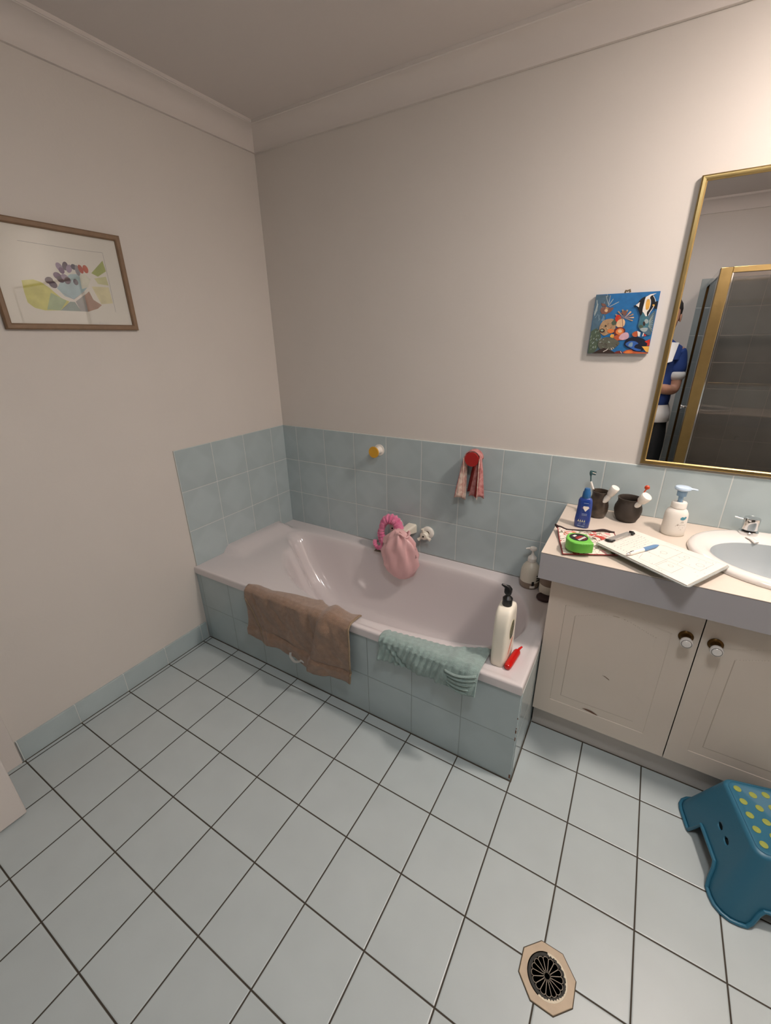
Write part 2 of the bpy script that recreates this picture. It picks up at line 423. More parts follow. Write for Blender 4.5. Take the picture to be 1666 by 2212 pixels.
# bath spout and cross head taps
def tapset(name, label, x, z, rot, cat='tap'):
    t = thing(name, label, cat, (x, -0.007, z))
    MB().lathe([(0.0, 0), (0.033, 0), (0.034, -0.006), (0.030, -0.012), (0.020, -0.016)], (0,0,0), 'y').build('flange', m_white, t)
    MB().lathe([(0.013, -0.012), (0.013, -0.045)], (0,0,0), 'y').build('spindle', m_brassd, t)
    h = MB().lathe([(0.012, -0.034), (0.021, -0.036), (0.023, -0.052), (0.017, -0.062), (0.0055, -0.063), (0.005, -0.0615)], (0,0,0), 'y')
    for k in range(3):
        a = rot+2*PI*k/3; d = Vector((math.cos(a), 0, math.sin(a)))
        pts = [d*0.012+Vector((0,-0.050,0)), d*0.028+Vector((0,-0.054,0)), d*0.040+Vector((0,-0.056,0))]
        h.tube(pts, [0.011, 0.0075, 0.009], 12)
    h = h.build('handle', m_offw, t)
    MB().lathe([(0.0045, -0.0625), (0.0045, -0.0645)], (0,0,0), 'y').build('screw_cap', m_dark, h)
    return t
tapset('bath_tap', 'white three-lobed bath tap to the right of the spout, bare of cloths', 0.968, 0.548, -0.35)
tapset('bath_tap', 'white bath tap under the bright pink hair wrap', 0.785, 0.556, 0.2)
sp = thing('bath_spout', 'square cream bath spout on the tiled wall between the taps', 'spout', (0.874, -0.007, 0.556))
q = MB(); rr = []
for y, hx, zt, zb in ((0,.027,.024,-.026),(-.03,.026,.025,-.020),(-.06,.024,.024,-.012),(-.10,.021,.020,-.014),(-.125,.020,.012,-.024),(-.140,.019,.000,-.030)):
    rr.append([(a, y, b) for a, b in ((-hx,zb),(hx,zb),(hx*1.0,zt-.006),(hx*.72,zt),(-hx*.72,zt),(-hx,zt-.006))])
q.loft(rr).build('spout_body', m_offw, sp, bevel=0.004, seg=3)

# wall hooks
def wallhook(label, x, z, col, mname, group=None):
    t = thing('wall_hook', label, 'hook', (x, -0.007, z), 0, group)
    MB().lathe([(0.0,0),(0.029,0),(0.030,-0.004),(0.022,-0.006),(0.018,-0.012),(0.017,-0.044),(0.024,-0.052)], (0,0,0), 'y').build('base', m_white, t)
    MB().lathe([(0.024,-0.052),(0.0285,-0.053),(0.0295,-0.057),(0.0285,-0.061),(0.0,-0.0615)], (0,0,0), 'y').build('disc', mat(mname, col, 0.5), t)
    return t
wallhook('white wall hook with a flat yellow disc, nothing hanging on it', 0.676, 0.957, '#d9a22c', 'hook_yellow')
hk = wallhook('red disc wall hook with a pink washcloth hung over it', 1.200, 0.985, '#a81d18', 'hook_red')
hk.scale = (1.13, 1.0, 1.13)

# pink checked washcloth draped on the red hook
m_pink = mat('cloth_pink', '#d59a96', 0.95, bump=0.8, bscale=300, col2='#b9706d', vscale=60)
m_pinkl = mat('cloth_pink_light', '#ecd8c8', 0.95, bump=0.6, bscale=300, col2='#cf9f92', vscale=45)
m_reddk = mat('cloth_red', '#96332f', 0.95, bump=0.6, bscale=300)
wc = thing('washcloth', 'pink and cream checked washcloth hanging over the red hook', 'washcloth', (1.2, -0.03, 0.80))
def cloth_strip(xa, ya, xb, yb, zb, xt, zt=0.216, curve=0.0, n=10):
    """hanging flap whose top edge sits on the hook and fans out downwards"""
    def fn(u, v):
        y = lerp(ya, yb, u)+0.004*math.sin(u*7+v*3)
        x = lerp(xt, lerp(xa, xb, u), v**0.8)+curve*math.sin(v*PI)*0.01
        z = lerp(zt-abs(xt)*0.5, zb+0.006*math.sin(u*5), v)
        return (x, y, z)
    return fn
MB().grid(cloth_strip(-0.078,-0.030,-0.026,-0.012,-0.014,-0.030), 8, 14).build('left_flap', m_pinkl, wc, solid=0.003)
MB().grid(cloth_strip(-0.086,0.012,-0.074,-0.030,0.004,-0.036), 8, 14).build('left_fold', m_pink, wc, solid=0.003)
MB().grid(cloth_strip(-0.010,-0.014,0.026,-0.010,0.002,0.026), 8, 14).build('right_flap', m_pink, wc, solid=0.003)
MB().grid(cloth_strip(0.034,-0.036,0.064,-0.016,0.008,0.036), 8, 14).build('right_fold', m_pink, wc, solid=0.003)
MB().grid(cloth_strip(-0.03,0.012,0.03,0.012,0.012,0.0, zt=0.19), 8, 10).build('inner_fold', m_reddk, wc, solid=0.003)
MB().grid(cloth_strip(0.018,-0.020,0.034,-0.030,0.006,0.032), 4, 14).build('red_lining', m_reddk, wc, solid=0.003)
def arch(u, v):
    a = lerp(PI*1.02, -PI*0.02, u); r = 0.0375
    return (r*math.cos(a), lerp(0.012, -0.030, v), 0.185+r*math.sin(a))
MB().grid(arch, 20, 6).build('top_fold', m_pink, wc, solid=0.004)
for xs in ((-0.030,-0.046), (0.036,-0.042)):
    pts = [(lerp(0.036*(1 if xs[0] > 0 else -1), xs[0], t), xs[1]+0.004, lerp(0.19, 0.0, t)) for t in [k/8 for k in range(9)]]
    MB().tube(pts, 0.0022, 8).build('hem', m_pinkl, wc)

# bright pink towelling hair wrap on the left tap
m_hot = mat('wrap_pink', '#f28fb2', 0.9, bump=0.9, bscale=160, col2='#de6a96', vscale=45, sheen=0.4)
hw = thing('hair_wrap', 'bright pink ruched hair wrap looped over the left bath tap', 'hair wrap', (0.785, -0.075, 0.45))
path = spline([(-0.085,-0.035,0.035),(-0.083,-0.04,0.012),(-0.062,-0.042,-0.004),(-0.038,-0.038,0.008),(-0.038,-0.03,0.05),(-0.046,-0.028,0.09),(-0.036,-0.028,0.135),(-0.012,-0.024,0.166),(0.022,-0.02,0.17),(0.046,-0.02,0.15),(0.056,-0.022,0.115),(0.05,-0.03,0.085)], 7)
rad = []
for i, p in enumerate(path):
    t = i/(len(path)-1); rad.append((0.011+0.004*sstep(0.1,0.4,t)+0.011*sstep(0.45,0.68,t))*(1+0.10*math.sin(i*1.9)+0.05*math.sin(i*4.1)))
MB().tube([tuple(p) for p in path], rad, 16).build('wrap_body', m_hot, hw)
path = spline([(-0.06,-0.016,0.02),(-0.066,-0.02,0.07),(-0.058,-0.016,0.10),(-0.040,-0.014,0.14)], 8)
MB().tube([tuple(p) for p in path], [0.011*(1+0.2*math.sin(i*2.3)) for i in range(len(path))], 12).build('wrap_tail', m_hot, hw)

# pale pink translucent cap hanging on the spout
m_cap = mat('cap_pink', '#f0c0c0', 0.34, bump=0.15, bscale=30, trans=0.08, sss=0.0)
sc = thing('bath_bonnet', 'pale pink shower bonnet hanging crumpled from the bath spout', 'shower bonnet', (0.88, -0.155, 0.32))
prof = [(0.0,0.012,0.010,0.0),(0.012,0.045,0.022,0.0),(0.035,0.073,0.032,0.0),(0.07,0.091,0.040,0.0),(0.11,0.098,0.044,0.002),(0.15,0.096,0.044,0.0),(0.19,0.088,0.042,-0.002),(0.22,0.074,0.038,-0.004),(0.245,0.054,0.032,-0.004),(0.265,0.036,0.026,-0.006),(0.278,0.022,0.018,-0.010)]
rings = []
for z, rx, ry, ox in prof:
    ring = []
    for k in range(72):
        a = 2*PI*k/72; amp = 0.10+0.22*sstep(0.03, 0.25, z)
        f = 1+amp*0.55*math.sin(a*7+z*22)+amp*0.4*math.sin(a*11-z*40+1)+0.03*noise.noise(Vector((math.cos(a)*3, math.sin(a)*3, z*20)))
        ring.append((ox+rx*f*math.cos(a), ry*f*math.sin(a), z))
    rings.append(ring)
MB().loft(rings, True, True).build('bonnet_body', m_cap, sc, smooth=60)
pts = []
for k in range(49):
    a = 2*PI*k/48; pts.append((0.012+0.036*math.cos(a), 0.004+0.030*math.sin(a), 0.262+0.010*math.sin(a*3)))
MB().tube(pts, [0.006*(1+0.25*math.sin(i*1.3)) for i in range(49)], 10).build('elastic_band', m_cap, sc)

# soap dish and navy scrubber on the back rim
zd = rimz(0.74, -0.05)-0.006
sd = thing('soap_tray', 'flat dark wooden tray on the bath rim below the left tap', 'tray', (0.742, -0.068, zd), 0.06)
MB().box(-0.048,-0.050,0.001,0.048,0.050,0.007).build('tray_plate', mat('tray_wood','#7a6a58',0.5), sd, bevel=0.003)
sd2 = MB().loft([sell(0.02,0.028,3,0,24), sell(0.022,0.03,3,0.006,24), sell(0.02,0.028,3,0.016,24)]).build('nail_brush', mat('navy','#1c2438',0.6))
sd2.location = (0.775, -0.08, zd+0.0075); tag(sd2, 'small navy brush lying on the wooden tray at the bath rim', 'brush')

# ------------------------------------------------------------------ bath towel (brown)
def drape(xa, xb, inner, bottom, yfront, amp, seed, thick, name, m, parent, ox, diag=None, nu=90, nv=70):
    """cloth over the front rim: v=0 inner edge on the deck, then over the lip and down the front"""
    def fn(u, v):
        x = lerp(xa, xb, u)
        yi = inner(x); zb = bottom(x); zt = rimz(x, -0.73)+0.004+thick
        top = (yi, zt-0.004); pts = [(yi, zt-0.009), (yi-0.010, zt-0.003), (lerp(yi,-0.73,0.5), zt), (-0.728, zt+0.001), (-0.739-thick*.6, zt-0.005), (yfront, zt-0.016), (yfront, zb)]
        ls = [0]
        for i in range(len(pts)-1): ls.append(ls[-1]+math.hypot(pts[i+1][0]-pts[i][0], pts[i+1][1]-pts[i][1]))
        d = v*ls[-1]; y = interp(ls, [p[0] for p in pts], d); z = interp(ls, [p[1] for p in pts], d)
        w = noise.noise(Vector((x*9+seed, z*7, seed)))*amp+noise.noise(Vector((x*22+seed, z*14, 3)))*amp*0.45
        k = sstep(zt, zt-0.06, z)
        y -= (abs(w)*1.5)*(0.25+0.75*k)+amp*0.1
        z += w*0.35*(1-k)
        if diag: dy, dz = diag(x, z, k); y -= dy; z += dz
        return (x-ox[0], y-ox[1], z-ox[2])
    return fn
TX = [0.405,0.44,0.5646,0.676,0.742,0.794,0.873,0.962]; TZ = [0.200,0.181,0.183,0.170,0.154,0.144,0.160,0.166]
IX = [0.40,0.425,0.5459,0.66,0.77,0.80,0.831,0.8547,0.94,0.975]; IY = [-0.715,-0.700,-0.695,-0.672,-0.652,-0.668,-0.680,-0.664,-0.672,-0.66]
tw = thing('bath_towel', 'thick brown bath towel draped over the front edge of the bath', 'towel', (0.68, -0.75, 0.16))
def tdiag(x, z, k):
    # a raised overlapping fold on the right third, its edge running down and left
    e = x-(0.835-(0.44-z)*0.28); lump = 0.020*sstep(-0.006, 0.012, e)*sstep(0.16, 0.02, e)*k
    # crease low down, parallel to the hem
    zz = lerp(0.245, 0.215, sstep(0.45, 0.9, x)); cr = 0.010*math.exp(-((z-zz)/0.010)**2)*k*sstep(0.47, 0.55, x)
    low = 0.006*sstep(zz, zz-0.012, z)*k
    left = -0.004*math.exp(-((x-(0.44+(0.44-z)*0.35))/0.008)**2)*k
    return lump-cr*0.6+low+left+0.006, 0.012*sstep(-0.01, 0.03, e)*(1-k)*sstep(0.10, 0.03, e)
fn = drape(0.397, 0.978, lambda x: interp(IX, IY, x), lambda x: interp(TX, TZ, x), -0.752, 0.013, 2.0, 0.006, 't', None, None, (0.68,-0.75,0.16), tdiag)
MB().grid(fn, 120, 90).build('towel_body', m_towel, tw, solid=0.007, smooth=70)
edge = [fn(1.0, k/40) for k in range(41)]
MB().tube([(p[0]+0.002, p[1]-0.001, p[2]) for p in edge], 0.0042, 8).build('hem', m_towelh, tw)
edge = [(lerp(0.402,0.50,t)-0.68, fn(lerp(0.01,0.17,t), lerp(0.30,0.99,t))[1]-0.0045, fn(lerp(0.01,0.17,t), lerp(0.30,0.99,t))[2]) for t in [k/20 for k in range(21)]]
MB().tube(edge, 0.0030, 8).build('hem', m_towelh, tw)
lp = spline([(0.655,-0.772,0.192),(0.662,-0.780,0.176),(0.685,-0.782,0.162),(0.71,-0.780,0.170),(0.722,-0.780,0.182),(0.738,-0.776,0.176)], 6)
MB().tube([(p.x-0.68, p.y+0.75, p.z-0.16) for p in lp], 0.0055, 8, flat=0.3).build('hanging_loop', mat('loop_grey','#b9b9b5',0.7), tw)

# sage facecloth
fcx = thing('face_cloth', 'sage green face cloth rumpled over the bath edge beside the tall pump bottle', 'face cloth', (1.32, -0.75, 0.36))
CX = [1.115,1.15,1.2386,1.3878,1.4565,1.515]; CZ = [0.352,0.351,0.352,0.358,0.366,0.372]
JX = [1.115,1.14,1.24,1.35,1.415,1.445,1.51]; JY = [-0.69,-0.688,-0.676,-0.664,-0.650,-0.630,-0.60]
def gdiag(x, z, k):
    t = (x-1.115)/0.4
    r = 0.0034*math.sin((x*1.0+(0.44-z)*0.25)*260)*(0.4+0.6*(1-t))
    fold = 0.012*sstep(-0.01, 0.01, (x-1.40)-(0.43-z)*-0.6)*k
    e = (x-1.16)-(0.44-z)*0.9
    crease = -0.008*math.exp(-(e/0.008)**2)*k-0.007*math.exp(-((e+0.03)/0.007)**2)*k
    return r+fold+crease+0.004, 0.010*sstep(0.62, 0.8, t)*(1-k)*(0.6+0.4*math.sin(x*90))
fn = drape(1.118, 1.508, lambda x: interp(JX, JY, x), lambda x: interp(CX, CZ, x), -0.750, 0.012, 7.0, 0.004, 't', None, None, (1.32,-0.75,0.36), gdiag)
MB().grid(fn, 150, 60).build('cloth_body', m_green, fcx, solid=0.004, smooth=70)
MB().grid(lambda u, v: (lerp(0.075,0.188,u)+0.012*v*(1-u), -0.004-0.016*math.sin(u*PI)-0.014-0.004*math.sin(v*30), lerp(0.065,0.0,v)+0.03*u*(1-v)-0.006*u+0.006), 20, 16).build('folded_corner', m_green, fcx, solid=0.004, smooth=70)
edge = [fn(1.0, k/30) for k in range(31)]
MB().tube([(p[0]+0.001, p[1]-0.001, p[2]) for p in edge], 0.003, 8).build('hem', m_green, fcx)

# ------------------------------------------------------------------ bottles on the bath
zb = rimz(1.55, -0.61)-0.006
b1 = thing('pump_bottle', 'tall flat cream bottle with a black pump at the corner of the bath', 'bottle', (1.547, -0.612, zb), 0.0)
rg = []
for z, hx, hy, oy in ((0,.024,.058,0),(.004,.027,.063,0),(.03,.028,.064,0),(.10,.028,.062,0),(.15,.028,.060,0.001),(.18,.028,.055,0.001),(.200,.0275,.048,0.002),(.212,.026,.039,0.002),(.218,.021,.027,0)):
    rg.append(sell(hx, hy, 4.5, z, 64, (0, oy)))
MB().loft(rg).build('bottle_body', m_offw, b1, smooth=50)
pc1 = MB().lathe([(0.015,.216),(0.0165,.220),(0.0165,.245),(0.010,.252),(0.006,.256),(0.006,.266)]).build('pump_collar', m_black, b1)
ph = MB().loft([sell(0.010,0.011,3,.262,24),sell(0.0125,0.013,3,.268,24,(-.001,0)),sell(0.0125,0.012,3,.280,24,(-.001,0)),sell(0.008,0.008,3,.290,24,(-.004,0))])
ph.tube([(-0.004,-0.002,.285),(-0.012,-0.006,.292),(-0.021,-0.010,.297)], [0.0075,0.006,0.0035], 12)
ph.build('pump_head', m_black, pc1)
def label_pts(poly, x): return [(x, y, z) for y, z in poly]
lb = MB()
def plate(mb, poly, x, th, mi):   # polygon in (y,z) standing on plane x
    n = len(poly); vs = [(x, y, z) for y, z in poly]+[(x+th, y, z) for y, z in poly]
    mb.add(vs, [list(range(n)), list(range(n, 2*n))[::-1]]+[[i, (i+1) % n, (i+1) % n+n, i+n] for i in range(n)], mi)
plate(lb, ell(-0.012, 0.135, 0.026, 0.040), 0.0279, 0.0006, 0)
plate(lb, ell(-0.012, 0.135, 0.023, 0.036), 0.0285, 0.0002, 1)
for z in (0.118, 0.130, 0.142, 0.154):
    plate(lb, [(-0.028,z-.004),(0.002,z+.003),(0.002,z+.006),(-0.028,z)], 0.0287, 0.0002, 2)
plate(lb, [(-0.034,0.045),(-0.030,0.040),(0.010,0.074),(0.016,0.088),(0.0,0.088),(-0.022,0.066)], 0.0279, 0.0004, 3)
lb.build('label', [mat('label_gold','#c8c09a',0.5), mat('label_dark','#2b2a1e',0.5), mat('label_sand','#9a9470',0.5), mat('label_orange','#d7775a',0.5)], b1, smooth=0)

def roundpump(label, x, y, rb, upper, band, s=1.0):
    t = thing('soap_bottle', label, 'bottle', (x, y, rimz(x, y)-0.006))
    MB().lathe([(rb*.86,0),(rb*.97,.006),(rb,.014),(rb,.034)], n=44).build('bottle_base', band, t)
    MB().lathe([(rb,.034),(rb,.065),(rb*.96,.085),(rb*.84,.103),(rb*.62,.117),(rb*.42,.124),(rb*.38,.130)], n=44).build('bottle_body', upper, t)
    pcx = MB().lathe([(.0185,.128),(.0195,.131),(.0195,.146),(.015,.152),(.009,.158),(.005,.168),(.004,.182)]).build('pump_collar', m_white, t)
    h = MB().lathe([(.006,.180),(.0135,.184),(.0155,.190),(.0135,.197),(.004,.200)])
    h.tube([(-.010,-.002,.191),(-.024,-.004,.189),(-.031,-.005,.186)], [.005,.0035,.003], 10)
    h.build('pump_head', m_white, pcx)
    return t
m_beigew = mat('bottle_beige', '#d9d2c2', 0.4)
m_band = mat('bottle_taupe', '#8d7b6c', 0.35)
rp = roundpump('rounded beige pump bottle with taupe base on the back corner of the bath', 1.513, -0.058, 0.0435, m_beigew, m_band)
lm = MB()
def cyl_quad(mb, r, a0, a1, z0, z1, mi=0, n=6, th=0.0006):
    def fn(u, v):
        a = lerp(a0, a1, u); return (r*math.cos(a), r*math.sin(a), lerp(z0, z1, v))
    mb.grid(fn, n, 1, mi)
cyl_quad(lm, 0.0441, math.radians(-75), math.radians(-45), .010, .022, 0)
cyl_quad(lm, 0.0441, math.radians(-66), math.radians(-52), .022, .044, 1)
cyl_quad(lm, 0.0441, math.radians(-40), math.radians(-12), .044, .050, 1)
cyl_quad(lm, 0.0441, math.radians(-40), math.radians(-12), .056, .061, 1)
cyl_quad(lm, 0.0441, math.radians(-40), math.radians(-12), .068, .073, 1)
lm.build('label', [m_white, m_dark], rp, smooth=0, solid=0.0006)
t = thing('soap_tub', 'squat white tub with a brown band tucked under the countertop end', 'tub', (1.606, -0.082, rimz(1.6,-0.08)-0.006))
MB().lathe([(.036,0),(.042,.005),(.044,.016),(.044,.052)], n=44).build('tub_body', m_offw, t)
MB().lathe([(.044,.052),(.044,.088),(.036,.094),(0,.095)], n=44).build('tub_band', m_band, t)
ld = MB().lathe([(0,0),(.033,0),(.035,.003),(.035,.008),(.032,.011),(0,.0115)], n=44).build('jar_lid', mat('lid_maroon','#3a2222',0.5))
ld.location = (1.600, -0.140, rimz(1.6,-0.14)-0.0055); tag(ld, 'round dark maroon lid lying flat at the right end of the bath', 'lid')
# red tube
rt = thing('red_tube', 'small translucent red plastic tube lying beside the tall cream bottle', 'tube', (1.590, -0.612, rimz(1.59,-0.61)-0.006), -0.10)
MB().lathe([(0.004,-.066),(.0095,-.063),(.0125,-.055),(.013,-.03),(.013,.028),(.0105,.036),(.006,.041)], (0,0,0.0135), 'y', n=28).build('tube_body', mat('red_clear','#e01712',0.15,trans=0.35), rt)
MB().tube([(0,.040,.0135),(.001,.052,.0145),(.006,.064,.018)], [.0055,.0045,.0035], 12, flat=0.6).build('tube_tip', mat('red_clear','#e01712',0.15), rt)

# ------------------------------------------------------------------ vanity cabinet
VY = -0.442; VD = -0.460; VX0 = 1.657; VX1 = XR-0.002; ZCT = 0.830; TH = 0.098
vc = thing('vanity_cabinet', 'cream vanity cabinet with arched panel doors beside the bath', 'cabinet', (VX0, VY, 0))
MB().box(0, 0, 0.112, VX1-VX0, -VY-0.010, ZCT-TH).build('carcass', m_door, vc, bevel=0.001)
MB().box(0.001, 0.018, 0, VX1-VX0, 0.034, 0.112).build('kickboard', mat('kick_grey','#c6c0ba',0.5), vc)
DW = 0.4485
m_knobw = mat('knob_porcelain', '#e4e0dc', 0.15, coat=0.5); m_knobg = mat('knob_ring', '#8e8984', 0.4)
def door_panel(x0, chips=False):
    zb0, zt0 = 0.114, ZCT-TH-0.002; w_ = DW-0.003
    px0, px1, pz0, pz1 = 0.058, w_-0.072, 0.185, 0.620
    def ztop(x):
        t = (x-px0)/(px1-px0); t = max(0, min(1, t)); a = sstep(0.0, 0.5, t) if t < .5 else sstep(1.0, 0.5, t)
        return pz1-0.002+0.044*a
    def fn(u, v):
        x = u*w_; z = lerp(zb0, zt0, v)
        d = min(x-px0, px1-x, z-pz0, (ztop(x)-z)*0.93)
        if d <= 0: h = 0
        elif d < 0.0035: h = -0.009*sstep(0, 0.0035, d)
        elif d < 0.008: h = -0.009
        elif d < 0.033: h = -0.009+0.0075*sstep(0.004, 0.036, d)
        elif d < 0.036: h = -0.0016
        else: h = -0.0005
        
        return (x, -0.018-h, z)
    mb = MB().grid(fn, 170, 230)
    def dist(x, z): return min(x-px0, px1-x, z-pz0, (ztop(x)-z)*0.93)
    for fi, f in enumerate(mb.f):                # shade painted into the routed grooves as darker tones
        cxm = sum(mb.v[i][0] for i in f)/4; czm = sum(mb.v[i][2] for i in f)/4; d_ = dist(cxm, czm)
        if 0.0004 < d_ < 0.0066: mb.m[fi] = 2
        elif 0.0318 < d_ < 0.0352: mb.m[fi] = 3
    mb.box(0, -0.001, zb0, w_, -0.0165, zt0)
    mb.add([(0,-.018,zb0),(w_,-.018,zb0),(w_,-.001,zb0),(0,-.001,zb0)], [[0,1,2,3]]).add([(0,-.018,zt0),(w_,-.018,zt0),(w_,-.001,zt0),(0,-.001,zt0)], [[0,1,2,3]])
    mb.add([(0,-.018,zb0),(0,-.018,zt0),(0,-.001,zt0),(0,-.001,zb0)], [[0,1,2,3]]).add([(w_,-.018,zb0),(w_,-.018,zt0),(w_,-.001,zt0),(w_,-.001,zb0)], [[0,1,2,3]])
    if chips:
        def chip(poly, off):
            n = len(poly); mb.add([(x, -0.018+off, z) for x, z in poly], [list(range(n))], 1)
        chip([(0.212,0.374),(0.222,0.371),(0.238,0.362),(0.236,0.366),(0.222,0.373)], -0.0003)
        chip([(0.172,0.196),(0.186,0.200),(0.204,0.199),(0.222,0.192),(0.228,0.187),(0.205,0.191),(0.186,0.194)], -0.0003)
    mb.xf(Matrix.Translation((x0, 0, 0)))
    o = mb.build('door', [m_door, mat('chip_brown', '#6b4a38', 0.9), mat('groove_shade','#8f7d6c',0.6), mat('groove_shade_faint','#bbad9e',0.5)], vc, smooth=25, fix=False)
    return o
def knob(d, x, z):
    t = MB().lathe([(0,0),(.0195,0),(.0205,-.003),(.018,-.006),(.0135,-.008),(.0115,-.016),(.009,-.029)], (x,-.018,z), 'y').build('knob', m_brassd, d)
    MB().lathe([(.009,-.022),(.0155,-.025),(.0175,-.031),(.0165,-.037),(.0135,-.039)], (x,-.022,z), 'y').build('knob_cap', m_knobw, t)
    MB().lathe([(.0142,-.0386),(.0142,-.0393),(.0118,-.0393)], (x,-.018,z), 'y', cap0=False, cap1=False).xf(Matrix.Translation((0,-.004,0))).build('knob_ring', m_knobg, t)
    MB().lathe([(.0128,-.0385),(.011,-.0405),(0,-.0412)], (x,-.022,z), 'y').build('knob_face', m_knobw, t)
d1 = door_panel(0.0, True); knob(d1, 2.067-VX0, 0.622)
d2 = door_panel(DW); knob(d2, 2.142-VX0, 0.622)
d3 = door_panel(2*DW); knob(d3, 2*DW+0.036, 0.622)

# countertop with an oval cut-out for the basin
BX, BY = 2.292, -0.236; BA, BB = 0.256, 0.216
cx0, cx1, cy0, cy1 = 1.6185, XR-0.001, -0.008, -0.520
ct = thing('vanity_countertop', 'cream laminate countertop with a deep grey front edge over the cabinet', 'countertop', (BX, BY, ZCT-TH))
ta = [2*PI*k/96 for k in range(96)]
for X in (cx0, cx1):
    for Y in (cy0, cy1): ta.append(math.atan2(Y-BY, X-BX) % (2*PI))
ta = sorted(ta)
def rr_(a):
    d = Vector((math.cos(a), math.sin(a))); ts = []
    if d.x > 1e-9: ts.append((cx1-BX)/d.x)
    if d.x < -1e-9: ts.append((cx0-BX)/d.x)
    if d.y > 1e-9: ts.append((cy0-BY)/d.y)
    if d.y < -1e-9: ts.append((cy1-BY)/d.y)
    t = min(ts); return d.x*t, d.y*t
mb = MB()
rings = [[(*rr_(a), TH-0.002) for a in ta], [(*rr_(a), TH) for a in ta], [(BA*.93*math.cos(a), BB*.93*math.sin(a), TH) for a in ta], [(BA*.93*math.cos(a), BB*.93*math.sin(a), TH-0.03) for a in ta]]
mb.loft(rings, False, False)
mb.build('top_surface', m_lam, ct, smooth=20)
ed = MB().box(cx0-BX, cy1-BY, 0, cx1-BX, cy1-BY+0.016, TH-0.0032).box(cx0-BX, cy1-BY+0.016, 0, cx0-BX+0.016, cy0-BY, TH-0.0032)
ed.build('front_edge', m_lamedge, ct)
MB().box(cx0-BX+0.0006, cy1-BY+0.0006, TH-0.0032, cx1-BX-.001, cy1-BY+0.014, TH-0.0022).box(cx0-BX+.0006, cy1-BY+0.014, TH-0.0032, cx0-BX+0.014, cy0-BY, TH-0.0022).build('edge_seam', m_seam, ct, smooth=0)

# basin
bs = thing('wash_basin', 'oval white drop-in basin with a pale blue-grey bowl set in the countertop', 'basin', (BX, BY, ZCT-0.11))
def ering(sa, sb, z, oy=0, n=72): return [(sa*math.cos(2*PI*k/n), oy+sb*math.sin(2*PI*k/n), z) for k in range(n)]
B0 = 0.11
rm = [ering(.246,.206,B0-.0), ering(.256,.216,B0+.0005), ering(.258,.218,B0+.006), ering(.255,.215,B0+.013), ering(.247,.207,B0+.018), ering(.236,.196,B0+.0195), ering(.215,.172,B0+.018,-.010), ering(.201,.148,B0+.014,-.022), ering(.196,.142,B0+.008,-.026)]
MB().loft(rm, False, False).build('rim', m_porc, bs, smooth=60)
bw = [ering(.196,.142,B0+.008,-.026), ering(.189,.136,B0-.010,-.026), ering(.174,.124,B0-.045,-.026), ering(.145,.103,B0-.080,-.026), ering(.10,.07,B0-.102,-.026), ering(.04,.03,B0-.110,-.026)]
MB().loft(bw, False, True).build('bowl', mat('basin_glaze','#a9b2b6',0.12,coat=0.5), bs, smooth=60)
MB().tube([(-.085,.130,B0+.020),(-.072,.118,B0+.019),(-.060,.104,B0+.013)], [.006,.008,.009], 12, flat=0.5).build('overflow_lip', m_porc, bs)
# basin tap
tp = thing('basin_tap', 'chrome cylindrical basin tap with a thin pin lever on the back rim', 'tap', (2.216, -0.066, ZCT+0.017))
MB().lathe([(.0,0),(.0265,0),(.0275,.003),(.0275,.011),(.0255,.013),(.019,.013)], n=48).build('base_ring', m_chrome, tp)
MB().lathe([(.0185,.013),(.0185,.018)], n=40).build('neck', m_black, tp)
MB().lathe([(.021,.017),(.0225,.019),(.0235,.056),(.0225,.060),(.018,.0615),(.016,.0605),(0,.060)], n=48).build('tap_head', m_chrome, tp)
MB().tube([(-.020,.0,.050),(-.047,.004,.054)], .0026, 12).build('lever', m_chrome, tp)

# ------------------------------------------------------------------ mirror and picture on the back wall
mx0, mx1, mz0, mz1 = 1.850, 2.930, 1.040, 1.940
mr_ = thing('wall_mirror', 'large brass-framed mirror on the wall above the vanity', 'mirror', ((mx0+mx1)/2, 0, mz0))
hw_ = (mx1-mx0)/2; H_ = mz1-mz0
def frame_loop(hw_, z0, z1, prof, r=0.0):
    """prof: list of (inset, depth) swept round a rectangle -> rings"""
    rings = []
    for ins, dep in prof:
        rings.append([(-hw_+ins, -dep, z0+ins), (hw_-ins, -dep, z0+ins), (hw_-ins, -dep, z1-ins), (-hw_+ins, -dep, z1-ins)])
    return rings
mb = MB().loft(frame_loop(hw_, 0, H_, [(0,0.0005),(0,0.013),(0.003,0.016),(0.013,0.016),(0.017,0.013),(0.017,0.006)]), False, False)
mb.build('frame', m_brass, mr_, bevel=0.0015, smooth=20)
m_mirror = mat('mirror_silver', '#eceaea', 0.0, 1.0)
mbb = MB().box(-hw_+0.010, -0.0085, 0.010, hw_-0.010, -0.0105, H_-0.010); mbb.build('mirror_glass', m_mirror, mr_, smooth=0)
MB().box(-hw_+0.004, -0.001, 0.004, hw_-0.004, -0.0080, H_-0.004).build('backing', m_dark, mr_, smooth=0)

